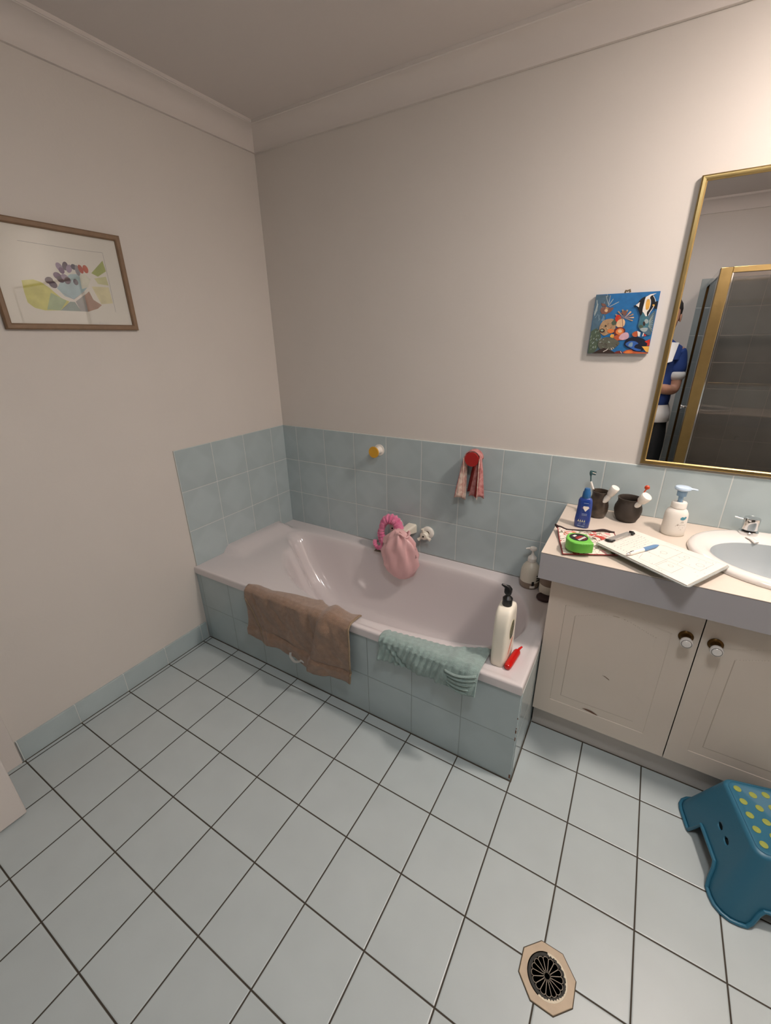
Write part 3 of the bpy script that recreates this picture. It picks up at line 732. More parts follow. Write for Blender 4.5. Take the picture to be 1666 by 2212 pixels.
# reef painting: square panel, shapes painted in layers
cp = thing('reef_painting', 'small square painting of reef fish hung beside the mirror', 'painting', (1.704, 0, 1.5315))
PH = 0.0985
pal = ['#2069a3','#4b6678','#7b93a0','#7a5347','#a88a68','#c2321f','#d9b48c','#d8793a','#c9a3b0','#e0a94a','#4b5948','#8b9a86','#5c5c50','#33251f','#0c1328','#2f5ca6','#0d0d0f','#e6e2da','#3f6f7d','#9aa7a8','#b4552f','#6b2a22']
pm = [mat('paint_%d' % i, c, 0.45, var=0.10, vscale=60) for i, c in enumerate(pal)]
mb = MB().box(-PH, -0.004, -PH, PH, -0.0150, PH, 0)
CR = [Vector((380,275)), Vector((1495,235)), Vector((1255,1310)), Vector((215,1300))]
def inv_bil(x, y):
    u = v = 0.5
    for _ in range(20):
        p = CR[0]*(1-u)*(1-v)+CR[1]*u*(1-v)+CR[2]*u*v+CR[3]*(1-u)*v
        du = (CR[1]-CR[0])*(1-v)+(CR[2]-CR[3])*v; dv = (CR[3]-CR[0])*(1-u)+(CR[2]-CR[1])*u
        e = Vector((x, y))-p; det = du.x*dv.y-du.y*dv.x
        u += (e.x*dv.y-e.y*dv.x)/det; v += (du.x*e.y-du.y*e.x)/det
    return min(1, max(0, u)), min(1, max(0, v))
lay = [0]
def pt_(poly, mi):
    lay[0] += 1; y = -0.0150-0.00002*lay[0]; vs = []
    for a, b in poly:
        u, v = inv_bil(a, b); vs.append((lerp(-PH, PH, u), y, lerp(PH, -PH, v)))
    mb.add(vs, [list(range(len(vs)))], mi)
pt_([(380,275),(620,285),(600,420),(520,560),(470,700),(430,860),(440,1050),(420,1300),(215,1300),(300,800)], 1)
rnd = random.Random(3)
for k in range(26):
    x = rnd.uniform(330,600); y = rnd.uniform(300,760)
    if x > 560 and y > 480: continue
    pt_(stroke([(x,y),(x+rnd.uniform(-40,60),y-rnd.uniform(20,90))], rnd.uniform(6,16)), rnd.choice([2,2,19,1]))
for a in ((560,300,600,440),(690,350,600,470),(790,400,620,480),(640,290,600,460)): pt_(stroke([(a[0],a[1]),(a[2],a[3])], 12), 19)
pt_([(340,600),(400,420),(418,430),(400,540),(350,640)], 19)
pt_([(450,540),(480,490),(560,480),(640,500),(690,490),(690,520),(640,570),(560,610),(480,600)], 3); pt_(ell(560,545,30,26), 6); pt_([(470,420),(540,430),(570,480),(490,470)], 3)
pt_([(560,480),(600,500),(590,530),(545,515)], 4)
pt_([(290,900),(380,850),(450,900),(470,1020),(430,1120),(400,1200),(330,1290),(225,1295),(250,1100)], 10)
for k in range(34):
    x = rnd.uniform(260,440); y = rnd.uniform(900,1270); pt_(stroke([(x,y),(x+rnd.uniform(5,40),y-rnd.uniform(10,50))], rnd.uniform(5,12)), rnd.choice([11,11,12,19,2]))
pt_(spline([(440,830),(500,730),(600,690),(700,700),(730,800),(690,920),(600,950),(520,980),(450,920)], 5, True), 4)
for k in range(22):
    a = rnd.uniform(0, 6.28); r = rnd.uniform(30,120); x, y = 590+r*math.cos(a)*1.05, 820+r*math.sin(a)
    pt_(stroke([(x,y),(x+rnd.uniform(-30,30),y+rnd.uniform(-30,30))], rnd.uniform(5,10)), rnd.choice([6,12,3,11]))
pt_(ell(552,810,17,17), 13); pt_(ell(490,892,46,36), 13); pt_(ell(486,888,26,17), 11)
pt_([(650,760),(700,700),(760,690),(730,790),(680,800)], 10)
for a in (20,45,70,100,130,160,190,330,355):
    r = math.radians(a); pt_([(880,680),(880+165*math.cos(r-0.09),660-130*math.sin(r-0.09)),(880+165*math.cos(r+0.09),660-130*math.sin(r+0.09))], 6 if a % 2 else 4)
pt_([(820,590),(880,545),(940,570),(900,640)], 3)
pt_(ell(775,690,52,70), 5); pt_(ell(800,690,24,36), 20); pt_(spline([(735,800),(770,720),(850,690),(890,730),(880,800),(830,840),(770,835)], 5, True), 6); pt_([(840,690),(850,690),(856,838),(846,838)], 3)
pt_(spline([(690,900),(740,850),(830,835),(890,880),(870,960),(800,985),(720,970)], 5, True), 21); pt_(spline([(730,900),(790,855),(855,870),(860,930),(800,970),(740,950)], 5, True), 7); pt_(ell(800,905,36,30), 6)
pt_(spline([(700,990),(800,970),(860,1000),(850,1050),(740,1070),(690,1040)], 5, True), 20)
pt_(ell(640,900,60,36), 7); pt_([(625,990),(650,955),(700,960),(690,1010),(655,1050)], 9)
pt_(spline([(780,1030),(810,970),(880,930),(940,940),(950,1010),(900,1050),(830,1060)], 5, True), 8)
pt_(spline([(410,1140),(440,1060),(540,1010),(660,1020),(740,1060),(790,1120),(720,1190),(640,1240),(520,1240),(440,1210)], 5, True), 12)
for k in range(20):
    a = rnd.uniform(0,6.28); r = rnd.uniform(20,100); x, y = 600+r*math.cos(a)*1.5, 1125+r*math.sin(a)*0.9
    pt_(stroke([(x,y),(x+rnd.uniform(-45,45),y+rnd.uniform(-25,25))], rnd.uniform(6,12)), rnd.choice([11,10,13,19]))
pt_([(430,1230),(520,1200),(640,1250),(700,1280),(700,1305),(300,1300)], 13); pt_(stroke([(500,1270),(560,1240),(590,1215)], 9), 17)
pt_(stroke([(640,1200),(660,1240)],8),17); pt_(stroke([(670,1190),(690,1220)],8),17)
pt_(spline([(700,1300),(730,1265),(810,1255),(830,1300)], 5, True), 21); pt_(stroke([(800,1262),(822,1300)],8),17)
pt_(spline([(860,1300),(890,1250),(980,1235),(1040,1270),(1240,1290),(1200,1312)], 5, True), 20); pt_(spline([(870,1300),(900,1262),(960,1255),(1010,1290)], 5, True), 7)
pt_(spline([(870,1130),(900,1060),(980,1020),(1100,1015),(1200,1050),(1255,1130),(1230,1190),(1160,1260),(1060,1265),(960,1210),(890,1180)], 6, True), 14)
pt_(spline([(890,1140),(960,1085),(1060,1090),(1105,1130),(1060,1150),(1040,1200),(1150,1240),(1080,1260),(980,1210)], 5, True), 15); pt_(spline([(960,1120),(1010,1105),(1000,1180),(940,1170)],5,True), 2)
pt_([(1210,1090),(1300,1050),(1288,1165),(1240,1170),(1255,1130)], 5); pt_([(1160,1178),(1284,1178),(1262,1285),(1225,1275)], 9)
pt_(spline([(1110,830),(1130,740),(1160,640),(1290,640),(1400,560),(1380,700),(1340,880),(1300,980),(1180,930)], 5, True), 1)
for k in range(9): pt_(stroke([(1280,760+k*8),(1370-k*4,600+k*40)], 9), 19 if k % 2 else 11)
pt_(spline([(1110,800),(1150,690),(1190,590),(1260,640),(1290,720),(1280,820),(1200,870),(1130,860)], 5, True), 18); pt_(ell(1250,740,34,40), 19); pt_(ell(1160,830,36,30), 10); pt_(ell(1210,780,20,40), 13); pt_(spline([(1140,870),(1200,850),(1270,860),(1240,915),(1180,915)],5,True), 19)
pt_(ell(1060,960,60,50), 1); pt_(spline([(1010,960),(1050,920),(1100,915),(1090,1000),(1030,1000)],5,True), 20); pt_([(1095,905),(1150,930),(1130,1005),(1105,1000)], 17); pt_(stroke([(1180,1000),(1200,940)],14),17); pt_([(1205,950),(1245,985),(1205,1005)], 5)
# tall striped fish
pt_(spline([(1105,490),(1130,410),(1190,345),(1260,325),(1240,420),(1200,560),(1160,640),(1130,560)], 5, True), 16)
pt_([(1240,335),(1330,285),(1430,270),(1370,300),(1330,350)], 17)
pt_(spline([(1250,340),(1320,340),(1330,430),(1300,540),(1260,580),(1190,575),(1220,430)], 5, True), 17)
pt_(spline([(1270,375),(1310,370),(1318,440),(1290,530),(1245,540),(1245,450)], 5, True), 9)
pt_([(1200,575),(1265,580),(1262,650),(1240,655)], 17)
pt_(spline([(1320,340),(1370,305),(1400,420),(1350,520),(1300,600),(1270,655),(1262,590),(1310,520),(1345,420)], 6, True), 16)
pt_(stroke(spline([(1375,310),(1408,400),(1370,500),(1310,590),(1285,640)],5), 9), 17)
pt_([(1380,420),(1450,395),(1425,540),(1385,520)], 16); pt_(ell(1375,468,20,14), 9)
pt_([(1030,480),(1075,462),(1110,470),(1110,490)], 16); pt_([(1078,462),(1150,410),(1130,500)], 17)
mb.build('painted_panel', pm, cp, smooth=0, fix=False)
pin = MB().tube([(-.008,-.013,.099),(-.006,-.014,.106),(.0,-.014,.1045),(.006,-.014,.108),(.008,-.013,.100)], .0032, 10)
pin.build('hanger', mat('hanger_brown','#6b5a40',0.5), cp)

# framed watercolour on the left wall
fy0, fy1, fz0, fz1 = -1.205, -0.766, 1.541, 1.867
wp = thing('framed_watercolour', 'brown-framed watercolour of a cactus flower on the left wall', 'picture', (0, (fy0+fy1)/2, fz0))
hw2, H2, cyy = (fy1-fy0)/2, fz1-fz0, (fy0+fy1)/2
rings = []
for ins, dep in [(0,0.001),(0,0.014),(0.004,0.018),(0.015,0.017),(0.019,0.012),(0.019,0.006)]:
    rings.append([(dep, -hw2+ins, ins), (dep, hw2-ins, ins), (dep, hw2-ins, H2-ins), (dep, -hw2+ins, H2-ins)])
MB().loft(rings, False, False).build('frame', mat('frame_wood','#84694f',0.45,var=0.08,vscale=40), wp, bevel=0.001, smooth=20)
wpal = ['#e3dcd6','#d0cb7c','#a9b994','#a9bfc8','#ddd9cc','#b08f82','#a7a5a6','#96a39f','#a9b06a','#cfcba0','#ddd3b0','#54455c','#9a86a2','#6b4b74','#3f3a52','#b0442f','#c2604a','#8b8790']
wm = [mat('wash_%d' % i, c, 0.8, var=0.08 if i else 0.0, vscale=35) for i, c in enumerate(wpal)]
mb = MB().box(0.0015, -hw2+0.012, 0.012, 0.0065, hw2-0.012, H2-0.012, 0)
wl = [0]
def wp_(poly, mi):
    wl[0] += 1; x = 0.0066+0.00002*wl[0]
    mb.add([(x, y-cyy, z-fz0) for y, z in poly], [list(range(len(poly)))[::-1]], mi)
wp_([(-1.1209,1.6887),(-1.0871,1.6943),(-1.0658,1.6883),(-1.0461,1.674),(-1.0294,1.6562),(-1.0164,1.6432),(-0.9937,1.6333),(-1.0054,1.6214),(-1.0271,1.6035),(-1.0767,1.6015),(-1.106,1.6084),(-1.122,1.6236),(-1.1231,1.655)], 1)
wp_([(-1.0452,1.6578),(-1.0016,1.6357),(-1.03,1.6034),(-1.0706,1.6045)], 2)
wp_([(-0.9051,1.6878),(-0.8445,1.6897),(-0.8416,1.6356),(-0.8855,1.6303)], 10)
wp_([(-1.0221,1.6731),(-1.0012,1.6994),(-0.9671,1.7217),(-0.9375,1.7246),(-0.9238,1.7091),(-0.9176,1.6868),(-0.9337,1.6713),(-0.9771,1.6413),(-1.0035,1.6496)], 3)
wp_([(-0.9383,1.7218),(-0.9193,1.7264),(-0.9022,1.711),(-0.9184,1.6839),(-0.9414,1.6764)], 4)
wp_([(-0.9731,1.6344),(-0.9353,1.6597),(-0.9396,1.6026),(-0.9636,1.6031)], 6)
wp_([(-0.9376,1.6566),(-0.9187,1.6709),(-0.9104,1.6438),(-0.8846,1.6273),(-0.9022,1.6145),(-0.9396,1.6026)], 5)
wp_([(-1.03,1.6034),(-0.9907,1.6335),(-0.9764,1.6328),(-0.9636,1.6031)], 7)
wp_([(-0.8953,1.7316),(-0.8447,1.7771),(-0.8407,1.7429),(-0.8745,1.7222)], 8)
wp_([(-0.8888,1.7151),(-0.8453,1.725),(-0.843,1.6957),(-0.8806,1.6985)], 9)
for cx_, cz_, ry_, rz_, c_, ro in ((-1.0401,1.6959,.013,.010,11,.3),(-1.031,1.6843,.013,.011,11,-.5),(-1.0101,1.7121,.013,.011,13,-.4),(-1.0033,1.7019,.012,.010,11,-.4),(-0.9875,1.7088,.013,.010,12,-.6),(-0.982,1.700,.010,.012,11,-.6),(-0.997,1.7402,.010,.014,12,.4),(-0.9928,1.7300,.009,.010,13,.3),(-0.9778,1.7451,.009,.014,11,-.3),(-0.967,1.7381,.009,.014,12,-.5),(-0.9508,1.7453,.009,.009,14,0),(-0.9405,1.7354,.008,.017,17,0),(-0.9288,1.7408,.008,.014,15,.2),(-0.9121,1.7426,.009,.013,16,.1),(-0.9563,1.6978,.008,.010,14,0)):
    wp_(ell(cx_, cz_, ry_, rz_, 16, ro), c_)
for seg in ([(-1.1003,1.8032),(-0.9289,1.801),(-0.838,1.8035)], [(-0.838,1.8035),(-0.8381,1.7021),(-0.8392,1.6049)], [(-1.006,1.6594),(-0.977,1.6413),(-0.9353,1.6680)], [(-0.9764,1.6328),(-0.9636,1.6031)], [(-0.9950,1.6300),(-1.02,1.610)]):
    wp_(stroke(seg, 0.0009), 17)
mb.build('painting_sheet', wm, wp, smooth=0, fix=False)
pn = MB().box(0.0085, -hw2+0.014, 0.014, 0.0100, hw2-0.014, H2-0.014).build('glazing', pane_mat('picture_glass', (0.96,0.97,0.96,1)), wp, smooth=0)

# ------------------------------------------------------------------ ceiling downlight over the vanity (outside the picture)
vl = thing('downlight', 'round warm ceiling downlight over the vanity', 'ceiling light', (LX, LY, ZC))
MB().lathe([(.10,0),(.125,0),(.125,-.006),(.115,-.012),(.10,-.012)], n=48, cap0=False, cap1=False).build('rim', m_white, vl)
MB().lathe([(0,-.001),(.10,-.001),(.10,-.008),(.085,-.020),(.05,-.028),(0,-.030)], n=40).build('lens', emit('lamp_glow', (1.0, 0.865, 0.785, 1), LAMP_POWER), vl)
cl = thing('ceiling_light', 'round white ceiling light behind the camera', 'ceiling light', (CX_, CY_, ZC))
MB().lathe([(0.0,0),(.17,0),(.17,-.02)], n=40).build('base', m_white, cl)
MB().lathe([(.165,-.02),(.155,-.027),(.11,-.033),(.05,-.036),(0,-.037)], n=40).build('diffuser', emit('ceiling_glow', (0.97, 0.985, 1.0, 1), CEIL_POWER), cl)

# ------------------------------------------------------------------ things on the countertop
ZT0 = ZCT
# floral zip pouch
def floral():
    m = bpy.data.materials.new('pouch_floral'); m.use_nodes = True; nt = m.node_tree; n = nt.nodes; L = nt.links
    b = n['Principled BSDF']; b.inputs['Roughness'].default_value = 0.7
    tc = n.new('ShaderNodeTexCoord'); nz = n.new('ShaderNodeTexNoise'); nz.inputs['Scale'].default_value = 26
    L.new(tc.outputs['Object'], nz.inputs['Vector'])
    va = n.new('ShaderNodeVectorMath'); va.operation = 'MULTIPLY_ADD'; va.inputs[1].default_value = (.06,.06,.06)
    L.new(nz.outputs['Color'], va.inputs[0]); L.new(tc.outputs['Object'], va.inputs[2])
    vo = n.new('ShaderNodeTexVoronoi'); vo.inputs['Scale'].default_value = 60; L.new(va.outputs[0], vo.inputs['Vector'])
    vd = n.new('ShaderNodeTexVoronoi'); vd.inputs['Scale'].default_value = 60; vd.feature = 'DISTANCE_TO_EDGE'; L.new(va.outputs[0], vd.inputs['Vector'])
    sp = n.new('ShaderNodeSeparateColor'); L.new(vo.outputs['Color'], sp.inputs[0])
    cr = n.new('ShaderNodeValToRGB'); cr.color_ramp.interpolation = 'CONSTANT'; e = cr.color_ramp.elements
    e[0].position = 0; e[0].color = hexc('#e6dccf'); e[1].position = 0.62; e[1].color = hexc('#c4463a')
    for p, c in ((0.68,'#e6dccf'),(0.76,'#e3a3a0'),(0.82,'#5b4a3a'),(0.84,'#e6dccf'),(0.93,'#97a08a'),(0.96,'#d98552')):
        q = e.new(p); q.color = hexc(c)
    L.new(sp.outputs[0], cr.inputs[0])
    ls = n.new('ShaderNodeMath'); ls.operation = 'LESS_THAN'; ls.inputs[1].default_value = 0.055; L.new(vd.outputs['Distance'], ls.inputs[0])
    gt = n.new('ShaderNodeMath'); gt.operation = 'GREATER_THAN'; gt.inputs[1].default_value = 0.55; L.new(sp.outputs[1], gt.inputs[0])
    mu = n.new('ShaderNodeMath'); mu.operation = 'MULTIPLY'; L.new(ls.outputs[0], mu.inputs[0]); L.new(gt.outputs[0], mu.inputs[1])
    mx = n.new('ShaderNodeMix'); mx.data_type = 'RGBA'; L.new(mu.outputs[0], mx.inputs['Factor']); L.new(cr.outputs[0], mx.inputs['A']); mx.inputs['B'].default_value = hexc('#6b5a4c')
    L.new(mx.outputs['Result'], b.inputs['Base Color']); return m
po = thing('zip_pouch', 'flat floral zip pouch under the green tape measure', 'pouch', (1.735, -0.38, ZT0))
PA, PB, PC_, PD = [Vector(p)-Vector((1.735,-0.38)) for p in ((1.632,-0.322),(1.684,-0.511),(1.850,-0.428),(1.815,-0.256))]
def pouch(side):
    def fn(u, v):
        p = PA.lerp(PD, u).lerp(PB.lerp(PC_, u), v)
        puff = (math.sin(u*PI)*math.sin(v*PI))**0.5 if 0 < u < 1 and 0 < v < 1 else 0
        wob = 0.0012*noise.noise(Vector((u*5, v*5, 1)))
        zc = 0.0062+0.012*sstep(0.20, 0.0, u)*sstep(0.5, 0, v)
        return (p.x, p.y, zc+side*(0.0008+0.0042*puff)+(wob*puff if side > 0 else 0))
    return fn
mb = MB().grid(pouch(1), 30, 30); mb.grid(pouch(-1), 30, 30)
mb.build('pouch_body', floral(), po, smooth=60)
m_zip = mat('zip_brown', '#2a1715', 0.7)
ez = [pouch(0)(k/30, 0) for k in range(31)]
MB().tube([(p[0], p[1]+0.001, p[2]+0.002+0.006*math.exp(-((k/30-0.8)/0.12)**2)) for k, p in enumerate(ez)], [0.0032+0.0022*math.exp(-((k/30-0.8)/0.12)**2) for k in range(31)], 10).build('zipper', m_zip, po)
p0 = Vector(pouch(0)(0.0, 0.0))
MB().tube([tuple(p0+Vector((0.004,-0.006,0.001))), tuple(p0), tuple(p0+Vector((-0.010,0.006,0.005)))], [.0045,.006,.003], 10).build('zip_end', m_zip, po)
for A_, B_ in (((0,0),(0,1)), ((0,1),(1,1)), ((1,1),(1,0))):
    e = [pouch(0)(lerp(A_[0], B_[0], k/20), lerp(A_[1], B_[1], k/20)) for k in range(21)]
    MB().tube(e, 0.0018, 8).build('piping', mat('piping_red', '#8c2d31', 0.7), po)

# green tape measure
zt = ZT0+0.0165
tm = thing('tape_measure', 'bright green tape measure with a round black label lying on the pouch', 'tape measure', (1.724, -0.458, zt))
TP = [(1.768,-.484),(1.7385,-.4195),(1.720,-.4205),(1.700,-.4235),(1.687,-.431),(1.6815,-.447),(1.681,-.463),(1.685,-.483),(1.697,-.4985),(1.7155,-.506),(1.734,-.5025)]
TP = [(x-1.724, y+.458) for x, y in TP]
m_tg = mat('tape_green', '#6fc04a', 0.4)
MB().prism(TP, 0, 0.0345).build('case', m_tg, tm, bevel=0.003, seg=3, smooth=40)
lc = (-0.006, 0.001)
mb = MB().prism(ell(lc[0], lc[1], .0285, .0285, 40), 0.0345, 0.0353, 0)
Mz = Matrix.Translation((lc[0], lc[1], 0)) @ Matrix.Rotation(math.radians(-115), 4, 'Z')
def bar(x0, x1, y0, y1, mi): mb.prism([(x0,y0),(x1,y0),(x1,y1),(x0,y1)], 0.0353, 0.0356, mi, Mz)
bar(-.016,.016,-.002,.006,1)
for k in range(5): bar(-.018+k*.0078,-.018+k*.0078+.0055,.008,.016,2)
bar(-.012,.012,-.0055,-.0035,1); bar(-.006,.008,-.018,-.010,2); bar(-.012,.004,.019,.022,1)
mb.build('label', [m_black, mat('label_red','#9a2a26',0.5), m_white], tm, smooth=0)
mb = MB()
for k in range(4):
    x = 0.010+k*0.007; mb.prism([(x,-.0474+k*.0028),(x+.003,-.0462+k*.0028),(x+.003,-.0447+k*.0028),(x,-.0459+k*.0028)], 0.028, 0.0335)
mb.build('grip_ribs', m_tg, tm, bevel=0.0005)

# clipboard, paper, clip
CA, CB, CC_, CDD = Vector((1.7705,-.4165)), Vector((1.8710,-.2470)), Vector((2.1270,-.3920)), Vector((2.0150,-.5870))
ctr = (CA+CB+CC_+CDD)/4; zc_ = ZT0+0.0145
cb = thing('clipboard', 'clear clipboard with a handwritten sketch page overhanging the counter edge', 'clipboard', (ctr.x, ctr.y, zc_))
def q2(u, v, grow=0.0):
    p = CA.lerp(CB, u).lerp(CDD.lerp(CC_, u), v)-ctr
    if grow: p = p*(1+grow)
    return p
board = [q2(0,0,.03), q2(1,0,.03), q2(1,1,.03), q2(0,1,.03)]
bz = 0.008
# the tip near the basin rests a little higher: tilt is ignored at this size
def rounded(poly, r, n=5):
    out = []; N = len(poly)
    for i in range(N):
        p, a, b = poly[i], poly[i-1], poly[(i+1) % N]
        pa = p+(a-p).normalized()*r; pb = p+(b-p).normalized()*r
        for k in range(n+1):
            t = k/n; out.append(tuple(pa*(1-t)**2+p*2*t*(1-t)+pb*t*t))
    return out
MB().prism(rounded(board, .014), bz, bz+0.003).build('board', mat('acrylic_clear', '#dfe3df', 0.08, trans=0.6), cb, bevel=0.0006)
pg = [q2(0.01,0.0), q2(0.99,0.0), q2(0.99,0.995), q2(0.01,0.995)]
mb = MB().prism([tuple(p) for p in pg], bz+0.0032, bz+0.0062, 0)
def ink(u0, v0, u1, v1, wd=0.0008, mi=1):
    a, b = q2(u0, v0), q2(u1, v1); mb.add([(x, y, bz+0.0064) for x, y in stroke([a, b], wd)], [[0,1,2,3]], mi)
rnd = random.Random(11)
for i, v in enumerate((.10,.135,.17,.205,.24,.275,.31)):
    u = 0.86 if i < 4 else 0.8
    end = (0.35,0.42,0.30,0.22,0.45,0.3,0.38)[i]
    while u > end:                                   # rows of small handwriting
        l = rnd.uniform(.02,.06); ink(u, v+rnd.uniform(-.004,.004), u-l, v+rnd.uniform(-.004,.004), rnd.choice([.0006,.0009,.0012]), 2); u -= l+rnd.uniform(.012,.03)
for v in (.16,.20,.235,.27,.305,.34): ink(.16, v, .13, v+.004, .0012)
def room(pts, wd=.0007):
    for a, b in zip(pts, pts[1:]): ink(a[0], a[1], b[0], b[1], wd)
room([(.84,.44),(.84,.62),(.42,.62),(.42,.40),(.80,.40),(.84,.44)]); room([(.84,.62),(.84,.92),(.50,.92),(.50,.62)]); room([(.42,.62),(.12,.62),(.12,.46),(.30,.42)])
room([(.40,.64),(.12,.64),(.12,.80),(.40,.80),(.40,.64)]); room([(.66,.62),(.66,.72),(.50,.72)]); room([(.95,.40),(.95,.98)],.0005); room([(.05,.5),(.05,.78)],.0005)
for cu, cv, r in ((.60,.52,.045),(.66,.86,.05),(.74,.70,.035),(.30,.72,.03)):
    cp_ = [(cu+r*math.cos(a*PI/8), cv+r*0.7*math.sin(a*PI/8)) for a in range(17)]; room(cp_)
for k in range(26):
    u, v = rnd.uniform(.08,.92), rnd.uniform(.42,.97); ink(u, v, u-.025, v+rnd.uniform(-.01,.01), .0007)
mb.build('paper', [mat('paper', '#e4dcd2', 0.7), mat('pencil', '#6f6b67', 0.7), mat('pencil_light', '#8f8b86', 0.7)], cb, smooth=0, fix=False)
a, b = q2(.18, .035), q2(.82, .035); d = (b-a).normalized(); nn = Vector((d.y, -d.x))
zz = bz+0.0062
cpl = MB().prism([tuple(a-nn*.010), tuple(b-nn*.010), tuple(b+nn*.006), tuple(a+nn*.006)], zz, zz+0.0016).build('clip_plate', mat('clip_steel','#c2bfba',0.35,0.7), cb, bevel=0.0004)
wire = [(*(a+nn*.004), zz+.004), (*(a+nn*.012), zz+.006), (*(a+nn*.016+d*.010), zz+.006), (*(b+nn*.016-d*.010), zz+.006), (*(b+nn*.012), zz+.006), (*(b+nn*.004), zz+.004)]
MB().tube(wire, .0016, 10).build('clip_wire', m_chrome, cpl)
for e_, s in ((a, 1), (b, -1)):
    MB().tube([(*(e_-nn*.002), zz+.004), (*(e_+nn*.010), zz+.0055), (*(e_+nn*.017+d*s*.006), zz+.0055), (*(e_+nn*.018+d*s*.018), zz+.0055)], [.0035,.0045,.0045,.003], 10).build('clip_tip', m_black, cpl)
# pen on the page
pz = zc_+bz+0.0064+0.0058
P0, P1 = Vector((1.862,-.478,pz)), Vector((1.9465,-.358,pz)); dv = P1-P0
pe = thing('pen', 'white and blue retractable pen lying on the clipboard page', 'pen', tuple((P0+P1)/2), math.atan2(dv.y, dv.x))
L_ = dv.length/2
MB().lathe([(.0050,-L_+.012),(.0066,-L_+.020),(.0066,.0)], (0,0,0), 'x', n=24).build('barrel', m_white, pe)
MB().lathe([(.0066,0),(.0064,L_-.022),(.0045,L_-.010),(.0015,L_)], (0,0,0), 'x', n=24).build('grip', mat('pen_blue','#5f86ad',0.4), pe)
MB().lathe([(.0020,-L_),(.0036,-L_+.002),(.0048,-L_+.014)], (0,0,0), 'x', n=20).build('top_button', m_chrome, pe)
MB().box(-L_+.014,-.0015,.004,-L_+.030,.0015,.0068).build('slider', m_black, pe, bevel=.0006)

# blue lotion bottle
m_blue = mat('bottle_blue', '#1c3f8f', 0.25, coat=0.3)
bl = thing('lotion_bottle', 'dark blue squeeze bottle standing behind the floral pouch', 'bottle', (1.703, -0.236, ZT0))
rg = [sell(hx, hy, 2.6, z, 48, (ox, 0)) for z, hx, hy, ox in ((0,.022,.013,0),(.003,.0255,.0165,0),(.03,.027,.0175,0),(.06,.0255,.0165,.001),(.09,.0245,.016,0.001),(.105,.0235,.0155,0),(.114,.020,.014,0),(.118,.013,.011,0))]
bs_ = len(rg); MB().loft(rg).build('bottle_body', m_blue, bl, smooth=50)
MB().lathe([(.0135,.116),(.0145,.119),(.0130,.138),(.0105,.142),(.0098,.150),(.0085,.152),(0,.152)]).build('cap', mat('cap_teal','#1e5c93',0.3), bl)
mb = MB()
def front(poly, mi, lift=.0172):
    vs = []
    for x, z in poly:
        y = -lift*(max(0.0, 1-abs(x/.0262)**2.6))**(1/2.6)-0.0006; vs.append((x, y, z))
    mb.add(vs, [list(range(len(vs)))], mi)
front([(-.002,.088),(.015,.088),(.017,.082),(.007,.068),(.0045,.070),(-.003,.081)], 0)
front([(-.006,.081),(.018,.083),(.018,.0815),(-.006,.0795)], 1)
for z in (.057,.052): front([(-.004,z),(.014,z),(.014,z+.0018),(-.004,z+.0018)], 2)
front([(-.002,.099),(.014,.099),(.014,.1005),(-.002,.1005)], 2)
for x in (-.012,-.005,.002,.009): front([(x-.003,.026),(x+.003,.026),(x+.0008,.036)], 3)
for z, a_, b_ in ((.021,-.010,.013),(.016,-.012,.013),(.010,-.014,.013)): front([(a_,z),(b_,z),(b_,z+.0014),(a_,z+.0014)], 2)
front([(-.014,.008),(-.010,.011),(.012,.0085),(.012,.0065)], 2)
mb.build('label', [m_white, mat('label_salmon','#c98a7c',0.5), mat('label_pale','#8fa6c6',0.5), mat('label_sail','#c9cdb0',0.5)], bl, smooth=0, solid=.0003)

# two dark ceramic mugs
m_mug = mat('mug_glaze', '#2e2622', 0.28, bump=0.25, bscale=25, col2='#574a3c', vscale=28)
m_mug2 = mat('mug_clay', '#3b332c', 0.6, bump=0.2, bscale=40, var=0.12, vscale=20)
g1 = thing('mug', 'tall glossy dark ceramic mug behind the blue bottle, holding a toothbrush', 'mug', (1.740, -0.098, ZT0))
prof = [(0,.004),(.026,0),(.030,.003),(.037,.028),(.0385,.048),(.034,.068),(.0285,.086),(.029,.098),(.031,.106),(.0285,.106),(.026,.096),(.026,.084),(.031,.066),(.035,.048),(.033,.028),(.025,.007),(0,.006)]
mb = MB().lathe(prof, n=56, cap0=True, cap1=True)
for i, v in enumerate(mb.v):                     # thumbed facets
    a = math.atan2(v[1], v[0]); f = 1-0.055*max(0, math.cos(a*5))*sstep(.02,.05,v[2])*sstep(.10,.07,v[2]); mb.v[i] = (v[0]*f, v[1]*f, v[2])
mb.build('mug_body', m_mug, g1, smooth=60)
g2 = thing('mug', 'squat round matt brown mug holding a white tube, left of the foam bottle', 'mug', (1.843, -0.086, ZT0))
MB().lathe([(0,.003),(.029,0),(.035,.003),(.044,.022),(.048,.042),(.047,.056),(.0405,.074),(.040,.084),(.0425,.092),(.039,.092),(.0365,.084),(.037,.072),(.0435,.055),(.0445,.042),(.040,.022),(.031,.007),(0,.006)], n=56).build('mug_body', m_mug2, g2, smooth=60)
def toothtube(label, base, tip, rcap, seed):
    b_, t_ = Vector(base), Vector(tip); d_ = (t_-b_); L = d_.length
    o = thing('toothpaste_tube', label, 'toothpaste', base)
    R_ = d_.to_track_quat('Z', 'Y').to_matrix().to_4x4()
    rings = []
    for t, w_, h_ in ((0,.0150,.0012),(.08,.0150,.0015),(.35,.0145,.006),(.60,.0135,.0115),(.70,.009,.009)):
        rings.append(sell(w_, h_, 2, t*L, 28))
    MB().loft(rings).xf(R_).build('tube_body', m_white, o)
    MB().lathe([(.008,.68*L),(.0115,.72*L),(rcap*.85,.76*L),(rcap,.90*L),(rcap,.985*L),(rcap*.93,L),(0,L)], n=32).xf(R_).build('tube_cap', m_white, o)
